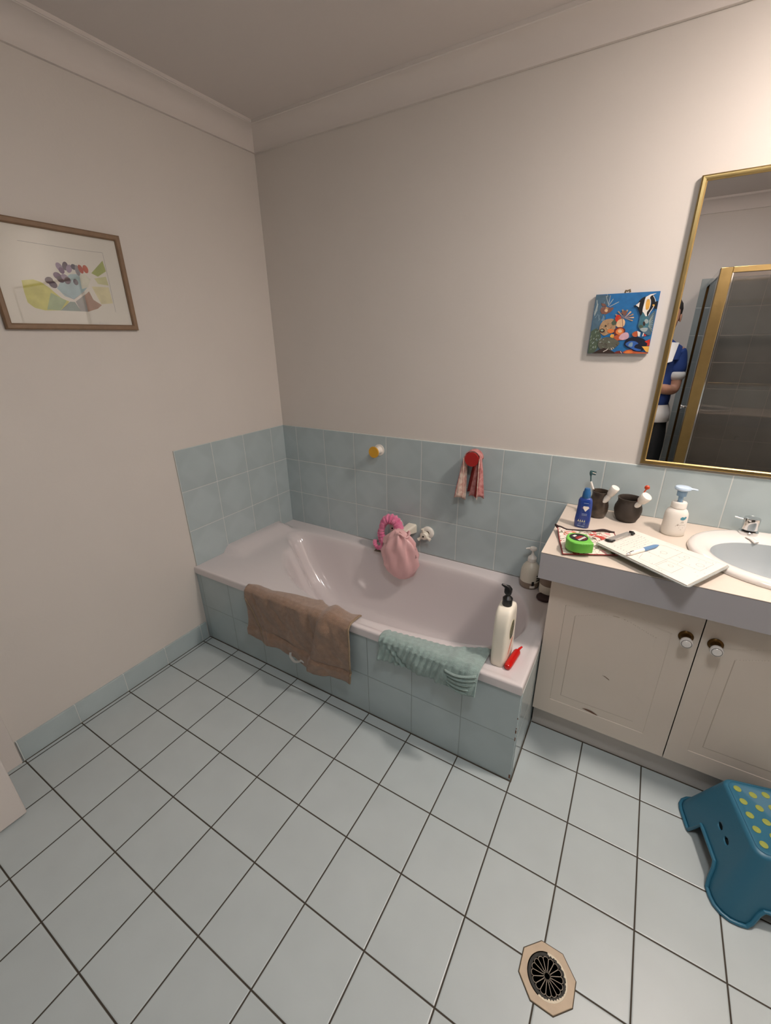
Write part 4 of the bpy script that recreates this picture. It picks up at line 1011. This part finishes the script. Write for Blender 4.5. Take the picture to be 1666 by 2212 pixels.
toothtube('white toothpaste tube leaning in the tall glossy mug, cap outwards', (1.735,-.101,.845), (1.789,-.128,.966), .0155, 1)
toothtube('white toothpaste tube leaning in the squat brown mug, cap outwards', (1.836,-.088,.845), (1.894,-.130,.951), .0185, 2)
def brush(label, pts, hm, name='toothbrush'):
    o = thing(name, label, 'toothbrush', pts[0]); p0 = Vector(pts[0]); P = [Vector(p)-p0 for p in pts]
    MB().tube([tuple(p) for p in P], [.0042,.0036,.0022,.0026][:len(P)], 12).build('handle', hm, o)
    return o, P
m_teal = mat('brush_teal', '#33585c', 0.4)
tb, P = brush('toothbrush with a dark teal head standing upright behind the blue bottle', [(1.733,-.092,.842),(1.716,-.085,.92),(1.698,-.082,.962),(1.694,-.080,.990)], m_teal)
e = P[-1]
MB().tube([tuple(P[1]+Vector((-.004,0,.012))), tuple(P[2]+Vector((0,0,.001)))], .0042, 14).build('collar', m_white, tb)
MB().loft([sell(.003,.0035,2,0,20),sell(.0055,.006,2,.006,20),sell(.006,.0065,2,.014,20),sell(.004,.005,2,.020,20)]).xf(Matrix.Translation(e+Vector((0,0,-.004)))).build('brush_head', m_teal, tb)
bh = MB()
for z, l, mi in ((.014,.014,1),(.009,.012,0),(.004,.013,1)): bh.tube([(e.x+.004,e.y-.001,e.z+z),(e.x+.004+l,e.y-.004,e.z+z-.001)], .0025, 8, mi=mi)
bh.build('bristles', [m_white, m_teal], tb)
tb2, P = brush('toothbrush with an orange-red end showing behind the white tube in the squat mug', [(1.850,-.075,.842),(1.868,-.070,.90),(1.885,-.066,.948),(1.890,-.064,.960)], mat('brush_orange','#d9512c',0.4))
MB().loft([sell(.004,.003,2,0,16),sell(.009,.005,2,.004,16),sell(.008,.005,2,.012,16),sell(.003,.002,2,.016,16)]).xf(Matrix.Translation(P[-1]+Vector((0,0,-.004)))).build('brush_head', mat('brush_orange','#d9512c',0.4), tb2)

# foam pump bottle
fb = thing('foam_bottle', 'white foam soap bottle with a pale blue pump and blue heart mark', 'bottle', (1.993, -0.142, ZT0), 0.35)
rg = [sell(hx, hy, 2.2, z, 56) for z, hx, hy in ((0,.0345,.028),(.003,.0365,.030),(.02,.0370,.0305),(.07,.0365,.030),(.082,.035,.029),(.092,.030,.026),(.099,.023,.021),(.102,.019,.019))]
MB().loft(rg).build('bottle_body', m_white, fb, smooth=55)
MB().loft([sell(.0355,.029,2.2,0,48),sell(.0380,.0315,2.2,.001,48),sell(.0380,.0315,2.2,.0035,48)]).build('foot', mat('foot_beige','#bdb4a4',0.4), fb)  # foot ring in a darker beige than the body
MB().lathe([(.022,.100),(.0235,.102),(.0235,.119),(.0215,.122),(.010,.1225),(.009,.119)], n=44).build('collar', m_white, fb)
m_pb = mat('pump_blue', '#8fb2cf', 0.3, trans=0.15); m_pt = mat('pump_top', '#bcd0e2', 0.3)
MB().lathe([(.0075,.119),(.0075,.143),(.0145,.144),(.0150,.160),(.013,.163)], n=36).build('pump_stem', m_pb, fb)
hd = MB().lathe([(.012,.162),(.0235,.166),(.0255,.171),(.023,.176),(.012,.179),(0,.1795)], n=44)
hd.xf(Matrix.Identity(4)); hd.tube([(.015,-.004,.171),(.030,-.010,.1715),(.040,-.014,.170)], [.008,.005,.0045], 14, flat=.6)
hd.build('pump_head', m_pt, fb)
mb = MB()
def cylf(poly, mi):
    vs = []
    for s, z in poly:
        a = -PI/2+0.35+s/.034; k = (abs(math.cos(a)/.0366)**2.2+abs(math.sin(a)/.0302)**2.2)**(-1/2.2)+.0004
        vs.append((k*math.cos(a), k*math.sin(a), z))
    mb.add(vs, [list(range(len(vs)))], mi)
cylf(spline([(-.010,.070),(-.004,.0755),(.002,.0735),(.008,.0765),(.012,.073),(.008,.066),(.0,.063),(-.008,.065)], 4, True), 0)
for s0, s1, z in ((-.004,.004,.057),(-.006,.006,.0525)): cylf([(s0,z),(s1,z),(s1,z+.0015),(s0,z+.0015)], 1)
cylf(ell(-.014,.044,.0022,.0022,10), 1)
cylf(stroke([(-.020,.041),(-.014,.049),(-.008,.043),(.0,.046),(.008,.044),(.014,.046)], .0008), 1)
for s0, s1, z in ((-.022,.014,.039),(-.010,.008,.034),(-.002,.002,.027)): cylf([(s0,z),(s1,z),(s1,z+.001),(s0,z+.001)], 1)
mb.build('label', [mat('label_teal','#4f93a5',0.5), mat('label_taupe','#a2988c',0.5)], fb, smooth=0, solid=.0003)

# ------------------------------------------------------------------ step stool
ST = thing('step_stool', 'blue plastic child step stool with yellow dots against the vanity', 'stool', (2.355, -0.629, 0), math.radians(14))
HT = 0.205; thx, thy = .0875, .118; bhx, bhy = .148, .176
m_st = mat('stool_blue', '#2b667f', 0.42, bump=0.05, bscale=200)
NP = 44
def sring(t, z, inset=0.0, r0=.030, r1=.050):
    hx = lerp(thx, bhx, t)-inset; hy = lerp(thy, bhy, t)-inset; r = max(.004, lerp(r0, r1, t)-inset*.6)
    out = []
    for qx, qy, a0 in ((1,1,0),(-1,1,PI/2),(-1,-1,PI),(1,-1,3*PI/2)):
        cxx, cyy = qx*(hx-r), qy*(hy-r)
        for k in range(9):
            a = a0+PI/2*k/8; out.append((cxx+r*math.cos(a), cyy+r*math.sin(a)))
        # straight run to the next corner
        nqx, nqy = {(1,1):(-1,1),(-1,1):(-1,-1),(-1,-1):(1,-1),(1,-1):(1,1)}[(qx,qy)]
        e0 = out[-1]; na = a0+PI/2; e1 = (nqx*(hx-r)+r*math.cos(na), nqy*(hy-r)+r*math.sin(na))
        for k in range(1, NP): out.append((lerp(e0[0], e1[0], k/NP), lerp(e0[1], e1[1], k/NP)))
    return out
base = sring(1, 0)
def bot(p):
    x, y = p
    if abs(x) > bhx-.03 and abs(y) < bhy-.02:      # side openings
        return 0.060*sstep(-.104, -.070, y)*sstep(.058, .050, y) if x < 0 else 0.060*sstep(-.104, -.070, y)*sstep(.104, .070, y)
    if abs(y) > bhy-.03 and abs(x) < bhx-.02:
        return 0.055*sstep(-.078, -.056, x)*sstep(.078, .056, x)
    return 0.0
bz_ = [bot(p) for p in base]
rings = []
for ins, z in ((.022, HT),(.010, HT-.0005),(.004, HT-.003),(.001, HT-.008)):
    rings.append([(x, y, z) for x, y in sring(0, z, ins)])
NV = 22
for k in range(NV+1):
    r = []
    for i, b_ in enumerate(bz_):
        z = lerp(HT-.012, b_+.004, k/NV); t = (HT-.012-z)/(HT-.012)
        hx = lerp(thx, bhx, t); 
        r.append((t, z, i))
    rings.append(r)
cache = {}
def sr(t):
    k = round(t, 3)
    if k not in cache: cache[k] = sring(k, 0)
    return cache[k]
for ri in range(4, len(rings)):
    rings[ri] = [(*[lerp(lerp(thx, bhx, t)*0, sr(t)[i][c], 1) for c in (0, 1)], z) for t, z, i in rings[ri]]
mb = MB(); top_in = [(x, y, HT-.0012) for x, y in sring(0, HT, .024)]
mb.loft([top_in]+rings, True, False)
body = mb.build('stool_shell', m_st, ST, smooth=60, solid=0)
# real holes through the near-left side
sm = body.modifiers.new('solid', 'SOLIDIFY'); sm.thickness = 0.0035; sm.offset = -1
cut = MB()
for yy in (.004, -.038):
    cut.lathe([(.0075,-.19),(.0075,-.05)], (0,yy,.128), 'x', n=24, sy=1, sx=1.6)
co = cut.build('cutter', m_st)
co.parent = ST
bm_ = body.modifiers.new('holes', 'BOOLEAN'); bm_.object = co; bm_.operation = 'DIFFERENCE'; bm_.solver = 'EXACT'
bpy.context.view_layer.update(); dg = bpy.context.evaluated_depsgraph_get()
newme = bpy.data.meshes.new_from_object(body.evaluated_get(dg)); body.modifiers.clear(); body.data = newme
bpy.data.objects.remove(co)
rimp = [(*sr((HT-.012-b_)/(HT-.012))[i], b_+.005) for i, b_ in enumerate(bz_)]
rimp = [(x*1.012, y*1.01, z) for x, y, z in rimp][::2]
MB().tube(rimp+[rimp[0], rimp[1]], .0052, 10, cap=False).build('rolled_rim', m_st, ST)
gp = [(x, y, HT+.0004) for x, y in sring(0, 0, .0125)]
MB().tube(gp+[gp[0], gp[1]], .0009, 6, cap=False).build('top_groove', mat('stool_groove','#2b6683',0.5), ST)
m_dot = mat('dot_yellow', '#929a45', 0.6, bump=0.4, bscale=300)
first = None
for i in range(4):
    for j in range(5):
        x, y = -.054+.036*i, .083-.0405*j+(-.010 if i % 2 else 0)
        if y < -.095: continue
        if first is None:
            first = MB().lathe([(.0098,0),(.0098,.0012),(.0085,.0018),(0,.0018)], n=24).build('grip_dot', m_dot, ST); first.location = (x, y, HT-.0012)
        else:
            c = first.copy(); SC.collection.objects.link(c); c.parent = ST; c.location = (x, y, HT-.0012)

# ------------------------------------------------------------------ floor drain
DC = (1.8752, -1.1935)
dr = thing('floor_drain', 'octagonal beige floor waste with a dark flower-shaped grate', 'floor drain', (DC[0], DC[1], 0))
ocr = .0685
outer = [(ocr*math.cos(PI/8+PI/4*k), ocr*math.sin(PI/8+PI/4*k)) for k in range(8)]
def octp(a, R):
    k = PI/4; aa = ((a) % k)-k/2; return R*math.cos(PI/8)/math.cos(aa)
n_ = 96; ra_ = []
for R, z, f in ((ocr,.0005,1),(ocr,.0026,1),(ocr-.0012,.0034,1),(.0480,.0030,0),(.0478,.0008,0)):
    ring = []
    for k in range(n_):
        a = 2*PI*k/n_; rr2 = octp(a-PI/8, R) if f else R; ring.append((rr2*math.cos(a), rr2*math.sin(a), z))
    ra_.append(ring)
MB().loft(ra_, False, False).build('surround', mat('drain_beige', '#b8a58c', 0.4, var=0.06, vscale=30), dr, smooth=30)
MB().loft([[( (ocr+.0022)/math.cos(PI/8)*math.cos(PI/8)*math.cos(PI/8*0+PI/4*k+PI/8), (ocr+.0022)*math.sin(PI/4*k+PI/8), z) for k in range(8)] for z in (.0003,.0012)]).build('grout_edge', mat('grout_dark','#4a4236',0.9), dr, smooth=0)
MB().lathe([(.0478,.0013),(0,.0013)], n=48).build('well', m_dark, dr, smooth=0)
crumb = MB(); rnd = random.Random(5); pts_o, pts_i = [], []
for k in range(61):
    a = math.radians(-105+k*205/60); w_ = .0028+.0036*abs(noise.noise(Vector((k*.37,1,2))))*2
    pts_o.append((.0478*math.cos(a), .0478*math.sin(a))); pts_i.append(((.0478-w_)*math.cos(a), (.0478-w_)*math.sin(a)))
nn_ = len(pts_o); crumb.add([(x,y,.0024) for x,y in pts_o]+[(x,y,.0024) for x,y in pts_i], [[i,i+1,i+1+nn_,i+nn_] for i in range(nn_-1)])
crumb.build('white_grout', mat('grout_white','#ddd3bd',0.9,bump=0.5,bscale=300), dr, smooth=0, solid=.0012)
gm = mat('grate_metal', '#8b8276', 0.5, 0.4); gd = mat('grate_dark', '#2b2a26', 0.7, var=0.3, vscale=90)
gring = MB().lathe([(.0455,.0014),(.0455,.0026),(.0385,.0028),(.0385,.0014)], n=64, cap0=False, cap1=False).build('grate_ring', gd, dr)
gr = MB()
for k in range(16):
    a = 2*PI*k/16+.1; c_, s_ = math.cos(a), math.sin(a)
    gr.tube([(.010*c_,.010*s_,.0026),(.034*c_,.034*s_,.0026)], .0010, 6)
    b_ = a+PI/16; pc = []
    for j in range(9):                       # rounded petal end between two spokes
        t = -1+2*j/8; ang = b_+t*PI/16*.92; r = .034+.0035*math.sqrt(max(0, 1-t*t)); pc.append((r*math.cos(ang), r*math.sin(ang), .0026))
    gr.tube(pc, .0008, 6)
st_ = []
for k in range(32):
    a = 2*PI*k/32; r = .0065 if k % 2 else .0105; st_.append((r*math.cos(a), r*math.sin(a), .0026))
gr.tube(st_+[st_[0]], .0009, 6, cap=False)
gr.build('grate_spokes', gm, gring)

# ------------------------------------------------------------------ shower enclosure (seen in the mirror)
SX0, SY = 2.075, -1.735
sh = thing('shower_enclosure', 'brass-framed dark glass shower cubicle seen in the mirror', 'shower', (SX0, SY, 0))
W_, D_, HS = XR-0.009-SX0, SY-YF-0.009, 1.865
MB().box(0, 0, 0, W_, -D_, 0.10).build('tray', m_porc, sh, bevel=0.01, seg=3)
MB().box(0, 0, .10, .062, -.022, HS).build('corner_post', m_brass, sh, bevel=0.003)
MB().box(0, -.022, .10, .022, -.060, HS).build('side_post', m_brassd, sh, bevel=0.002)
MB().box(.062, -.002, .10, .070, -.020, HS-.03).build('door_edge', m_chrome, sh, bevel=0.001)
MB().box(.062, 0, HS-.032, W_, -.022, HS).build('header_rail', m_brass, sh, bevel=0.002)
MB().box(0, -.060, HS-.036, .022, -D_, HS).build('side_header_rail', m_chrome, sh, bevel=0.002)
MB().box(.062, 0, .10, W_, -.022, .135).build('sill_rail', m_brass, sh, bevel=0.002)
MB().box(0, -.060, .10, .022, -D_, .135).build('side_sill_rail', m_brassd, sh, bevel=0.002)
MB().box(0, -D_+.03, .135, .022, -D_, HS-.036).build('wall_channel', m_brassd, sh, bevel=0.002)
m_glass = pane_mat('smoked_glass', (0.74, 0.70, 0.67, 1), 0.01)
MB().box(.066, -.008, .135, W_-.02, -.013, HS-.032).build('front_glass', m_glass, sh, smooth=0)
MB().box(.008, -.060, .135, .013, -D_+.03, HS-.036).build('side_glass', m_glass, sh, smooth=0)
MB().lathe([(.010,0),(.010,-.018),(.016,-.022),(.016,-.03),(0,-.031)], (0,-.12,1.02), 'x').build('pull_knob', m_chrome, sh)

# ------------------------------------------------------------------ person taking the photograph (seen in the mirror)
def skin(name, V, E, R, m, parent=None, sub=2, root=0):
    me = bpy.data.meshes.new(name); me.from_pydata([tuple(v) for v in V], E, []); me.materials.append(m)
    o = bpy.data.objects.new(name, me); SC.collection.objects.link(o)
    if parent: o.parent = parent
    md = o.modifiers.new('skin', 'SKIN'); md.use_smooth_shade = True
    if not me.skin_vertices: me.attributes.new('skin', 'FLOAT', 'POINT')
    for i, r in enumerate(R):
        sv = me.skin_vertices[0].data[i]; sv.radius = r if isinstance(r, tuple) else (r, r); sv.use_root = (i == root)
    sb = o.modifiers.new('sub', 'SUBSURF'); sb.levels = sub; sb.render_levels = sub
    return o
def skin_bm(name, V, E, R, m, parent, sub=2, root=0):
    bm = bmesh.new(); sl = bm.verts.layers.skin.verify(); vs = []
    for i, v in enumerate(V):
        q = bm.verts.new(tuple(v)); r = R[i]; q[sl].radius = r if isinstance(r, tuple) else (r, r); q[sl].use_root = (i == root); vs.append(q)
    for a, b in E: bm.edges.new((vs[a], vs[b]))
    me = bpy.data.meshes.new(name); bm.to_mesh(me); bm.free(); me.materials.append(m)
    o = bpy.data.objects.new(name, me); SC.collection.objects.link(o); o.parent = parent
    md = o.modifiers.new('skin', 'SKIN'); md.use_smooth_shade = True; md.branch_smoothing = 0.5
    sb = o.modifiers.new('sub', 'SUBSURF'); sb.levels = sub; sb.render_levels = sub
    bpy.context.view_layer.update(); dg = bpy.context.evaluated_depsgraph_get()
    nm = bpy.data.meshes.new_from_object(o.evaluated_get(dg)); o.modifiers.clear(); o.data = nm
    nm.polygons.foreach_set('use_smooth', [True]*len(nm.polygons)); return o
CM = Matrix.Translation(CAMLOC) @ CAMROT.to_matrix().to_4x4()
PBX, PBY = 1.838, -2.20
pr = thing('person', 'person in a blue and white jersey photographing the room, glimpsed in the mirror', 'person', (PBX, PBY, 0))
def B(x, y, z): return Vector((x, y, z))       # local to the person, facing +y
inv = Matrix.Translation((-PBX, -PBY, 0))
def camp(x, y, z): return inv @ (CM @ Vector((x, y, z)))   # a point given relative to the phone
V, E, R = [], [], []
def addv(p, r, par=None):
    V.append(p); R.append(r)
    if par is not None: E.append((par, len(V)-1))
    return len(V)-1
pel = addv(B(0,-.01,.94), (.155,.115)); wst = addv(B(0,0,1.10), (.135,.10), pel); cst = addv(B(0,.0,1.27), (.155,.11), wst); shd = addv(B(0,-.01,1.405), (.110,.075), cst)
nk = addv(B(0.005,.0,1.465), (.054,.056), shd); hd0 = addv(B(0.012,.036,1.530), (.062,.082), nk); hd1 = addv(B(0.016,.032,1.585), (.076,.092), hd0); hd2 = addv(B(0.018,.025,1.66), (.076,.092), hd1); hd3 = addv(B(0.018,.02,1.715), (.050,.06), hd2)
for s in (-1, 1):
    hp = addv(B(s*.09,-.01,.86), (.085,.09), pel); th_ = addv(B(s*.10,.0,.68), (.075,.08), hp); kn = addv(B(s*.105,.01,.48), (.054,.058), th_); cf = addv(B(s*.108,-.01,.33), (.052,.056), kn)
    an = addv(B(s*.11,-.02,.09), (.034,.038), cf); hl = addv(B(s*.114,.0,.048), (.028,.026), an); ft = addv(B(s*.122,.10,.032), (.026,.016), hl); to = addv(B(s*.124,.14,.028), (.022,.013), ft)
    s1 = addv(B(s*.140,-.01,1.378), (.055,.055), shd); el0 = addv(B(s*.152,.005,1.23), (.048,.050), s1)
    el = addv(B(s*.156,.030,1.095), (.046,.048), el0)
    wr = camp(s*.078, -.155, .065) if s < 0 else B(-.01,.215,1.135); mid = el_p = V[el].lerp(wr, .5)
    fm = addv(mid, (.038,.036), el); w1 = addv(wr, (.025,.020), fm)
    if s < 0:      # this hand holds the phone: fingers curl round to its far face, thumb on the near side
        pl = addv(camp(s*.062, -.100, .045), (.020,.030), w1)
        for k, (dy, ln) in enumerate(((.035,1.0),(.014,1.05),(-.007,.98),(-.026,.80))):
            a1 = addv(camp(s*.052, -.100+dy, .026), .0095, pl); a2 = addv(camp(s*.047, -.099+dy*1.1, .012), .0088, a1)
            a3 = addv(camp(s*(.047-.022*ln), -.098+dy*1.15, .0055), .0080, a2)
        t1 = addv(camp(s*.060, -.072, .052), .0125, pl); t2 = addv(camp(s*.046, -.050, .048), .0100, t1); t3 = addv(camp(s*.026, -.040, .0435), .0088, t2)
    else:          # this hand rests half closed in front of the waist
        pl = addv(wr+Vector((-.055,.012,-.004)), (.022,.034), w1)
        for k, (dz, ln) in enumerate(((.028,.95),(.010,1.05),(-.009,1.0),(-.027,.80))):
            a1 = addv(wr+Vector((-.095,.020,dz-.004)), .0092, pl); a2 = addv(wr+Vector((-.095-.030*ln,.008,dz*1.1-.006)), .0085, a1)
            a3 = addv(wr+Vector((-.095-.036*ln,-.014,dz*1.15-.008)), .0078, a2)
        t1 = addv(wr+Vector((-.045,-.004,.034)), .0120, pl); t2 = addv(wr+Vector((-.070,-.012,.050)), .0100, t1); t3 = addv(wr+Vector((-.095,-.014,.052)), .0088, t2)
m_skin = mat('skin', '#b98a72', 0.55, sss=0.1)
skin_bm('body', V, E, R, m_skin, pr)
# face, ears, hair
hc = B(0.018,.028,1.625)
for s in (-1, 1):
    MB().loft([sell(.004,.010,2,-.026,16),sell(.007,.015,2,-.010,16),sell(.008,.018,2,.010,16),sell(.005,.012,2,.026,16)]).xf(Matrix.Translation(hc+Vector((s*.080,-.005,-.022)))).build('ear', m_skin, pr)
    MB().lathe([(0,-.011),(.0075,-.008),(.011,0),(.0075,.008),(0,.011)], tuple(hc+Vector((s*.030,.078,.004))), 'y').build('eye', m_white, pr)
    MB().lathe([(.0045,.0),(.003,.002),(0,.0025)], tuple(hc+Vector((s*.030,.0885,.004))), 'y').build('pupil', m_dark, pr)
    MB().tube([tuple(hc+Vector((s*.048,.078,.022))), tuple(hc+Vector((s*.030,.090,.027))), tuple(hc+Vector((s*.014,.090,.023)))], .0035, 8).build('eyebrow', m_dark, pr)
MB().loft([sell(.006,.006,2,.012,16),sell(.009,.012,2,-.012,16,(0,.006)),sell(.015,.014,2,-.030,16,(0,.008)),sell(.008,.006,2,-.037,16,(0,.004))]).xf(Matrix.Translation(hc+Vector((0,.088,0)))).build('nose', m_skin, pr)
MB().tube([tuple(hc+Vector((-.022,.078,-.058))), tuple(hc+Vector((0,.090,-.056))), tuple(hc+Vector((.022,.078,-.058)))], [.003,.005,.003], 10).build('mouth', mat('lips','#9a5f55',0.5), pr)
hr = []
for k, (z, r, oy) in enumerate(((1.585,.079,-.030),(1.62,.087,-.022),(1.665,.090,-.014),(1.70,.082,-.010),(1.730,.060,-.006),(1.748,.026,-.004))):
    hr.append([(0.018+r*.95*math.cos(a*PI/16)*(1+.02*math.sin(a*5)), .028+oy+r*1.05*math.sin(a*PI/16)*(1.0 if math.sin(a*PI/16) < 0 else lerp(.55,1.0,sstep(1.62,1.70,z))), z) for a in range(32)])
MB().loft(hr, True, True).build('hair', mat('hair_dark','#2a2522',0.8,bump=0.8,bscale=200), pr, smooth=70)
# clothing
m_jb = mat('jersey_blue', '#24407f', 0.8, bump=0.3, bscale=60); m_jw = mat('jersey_white', '#dcdad6', 0.8, bump=0.2, bscale=60); m_sk = mat('trousers_black','#17191b',0.85)
JV, JE, JR = [B(0,-.01,.86), B(0,0,1.10), B(0,0,1.27), B(0,-.01,1.418)], [(0,1),(1,2),(2,3)], [(.172,.132),(.160,.122),(.170,.124),(.118,.088)]
for s in (-1, 1):
    b0 = len(JV); JV += [B(s*.142,-.01,1.375), B(s*.153,.008,1.19)]; JR += [(.070,.068),(.066,.066)]; JE += [(3,b0),(b0,b0+1)]
skin_bm('jersey', JV, JE, JR, m_jb, pr)
for s in (-1, 1):
    skin_bm('sleeve_cuff', [B(s*.152,.006,1.26), B(s*.156,.018,1.150)], [(0,1)], [(.070,.070),(.070,.070)], m_jw, pr)
    MB().loft([ [tuple(B(s*(.045+.0*k),.055,1.425)+Vector((0,0,0))), tuple(B(s*.120,.048,1.425)), tuple(B(s*.100,.122,1.31)), tuple(B(s*.050,.128,1.30))],
                [tuple(B(s*.050,.064,1.443)), tuple(B(s*.125,.054,1.438)), tuple(B(s*.105,.132,1.31)), tuple(B(s*.052,.138,1.29))] ]).build('shoulder_panel', m_jw, pr, bevel=.004)
MB().loft([sell(.163,.120,2.3,.905,48,(0,-.008)),sell(.172,.130,2.3,.860,48,(0,-.008)),sell(.174,.132,2.3,.862,48,(0,-.008)),sell(.170,.128,2.3,.93,48,(0,-.008)),sell(.150,.112,2.3,.99,48,(0,-.006))], False, False).build('jersey_hem', m_jw, pr, smooth=70)
MB().loft([sell(.166,.112,2.3,1.32,48,(0,-.004)),sell(.176,.100,2.3,1.375,48,(0,-.008)),sell(.150,.088,2.2,1.412,48,(0,-.008)),sell(.105,.080,2.1,1.440,48,(0,-.006)),sell(.068,.072,2,1.466,48,(.003,-.003))], False, False).build('jersey_yoke', m_jb, pr, smooth=70)
MB().loft([sell(.062,.066,2,1.452,32,(.003,-.002)),sell(.072,.076,2,1.470,32,(.003,-.004)),sell(.066,.070,2,1.492,32,(.004,-.002)),sell(.058,.062,2,1.470,32,(.003,-.002))], False, False).build('collar', m_jb, pr, smooth=70)
tm_ = MB().loft([sell(.10,.085,2.3,.775,48,(0,-.01)),sell(.150,.112,2.3,.80,48,(0,-.01)),sell(.166,.124,2.3,.86,48,(0,-.01)),sell(.160,.118,2.3,.94,48,(0,-.01)),sell(.145,.105,2.3,.98,48,(0,-.008))])
for s in (-1, 1):
    tm_.loft([sell(rx_, ry_, 2.1, z, 36, (s*x_, y_)) for z, rx_, ry_, x_, y_ in ((.86,.078,.105,.082,-.01),(.76,.084,.098,.088,-.006),(.66,.077,.086,.097,0),(.50,.062,.066,.105,.010),(.36,.060,.062,.108,-.004),(.20,.054,.056,.110,-.014),(.075,.053,.060,.111,-.012))])
tm_.build('trousers', m_sk, pr, smooth=70)
for s in (-1, 1):
    rg = [sell(hx, hy, 2.6, z, 32, (s*.122, oy)) for z, hx, hy, oy in ((0,.048,.135,.07),(.02,.050,.138,.07),(.045,.047,.128,.062),(.070,.042,.085,.025),(.10,.040,.055,-.01))]
    MB().loft(rg).build('shoe', m_black, pr, smooth=60)
# phone held at the camera position
sp_ = thing('smartphone', 'black smartphone held up in both hands at eye level', 'phone', tuple(CAMLOC))
sp_.rotation_euler = CAMROT
MB().prism(rounded([Vector((-.038,-.142)),Vector((.038,-.142)),Vector((.038,.018)),Vector((-.038,.018))], .009), .016, .0245).build('phone_body', m_black, sp_, bevel=.002)
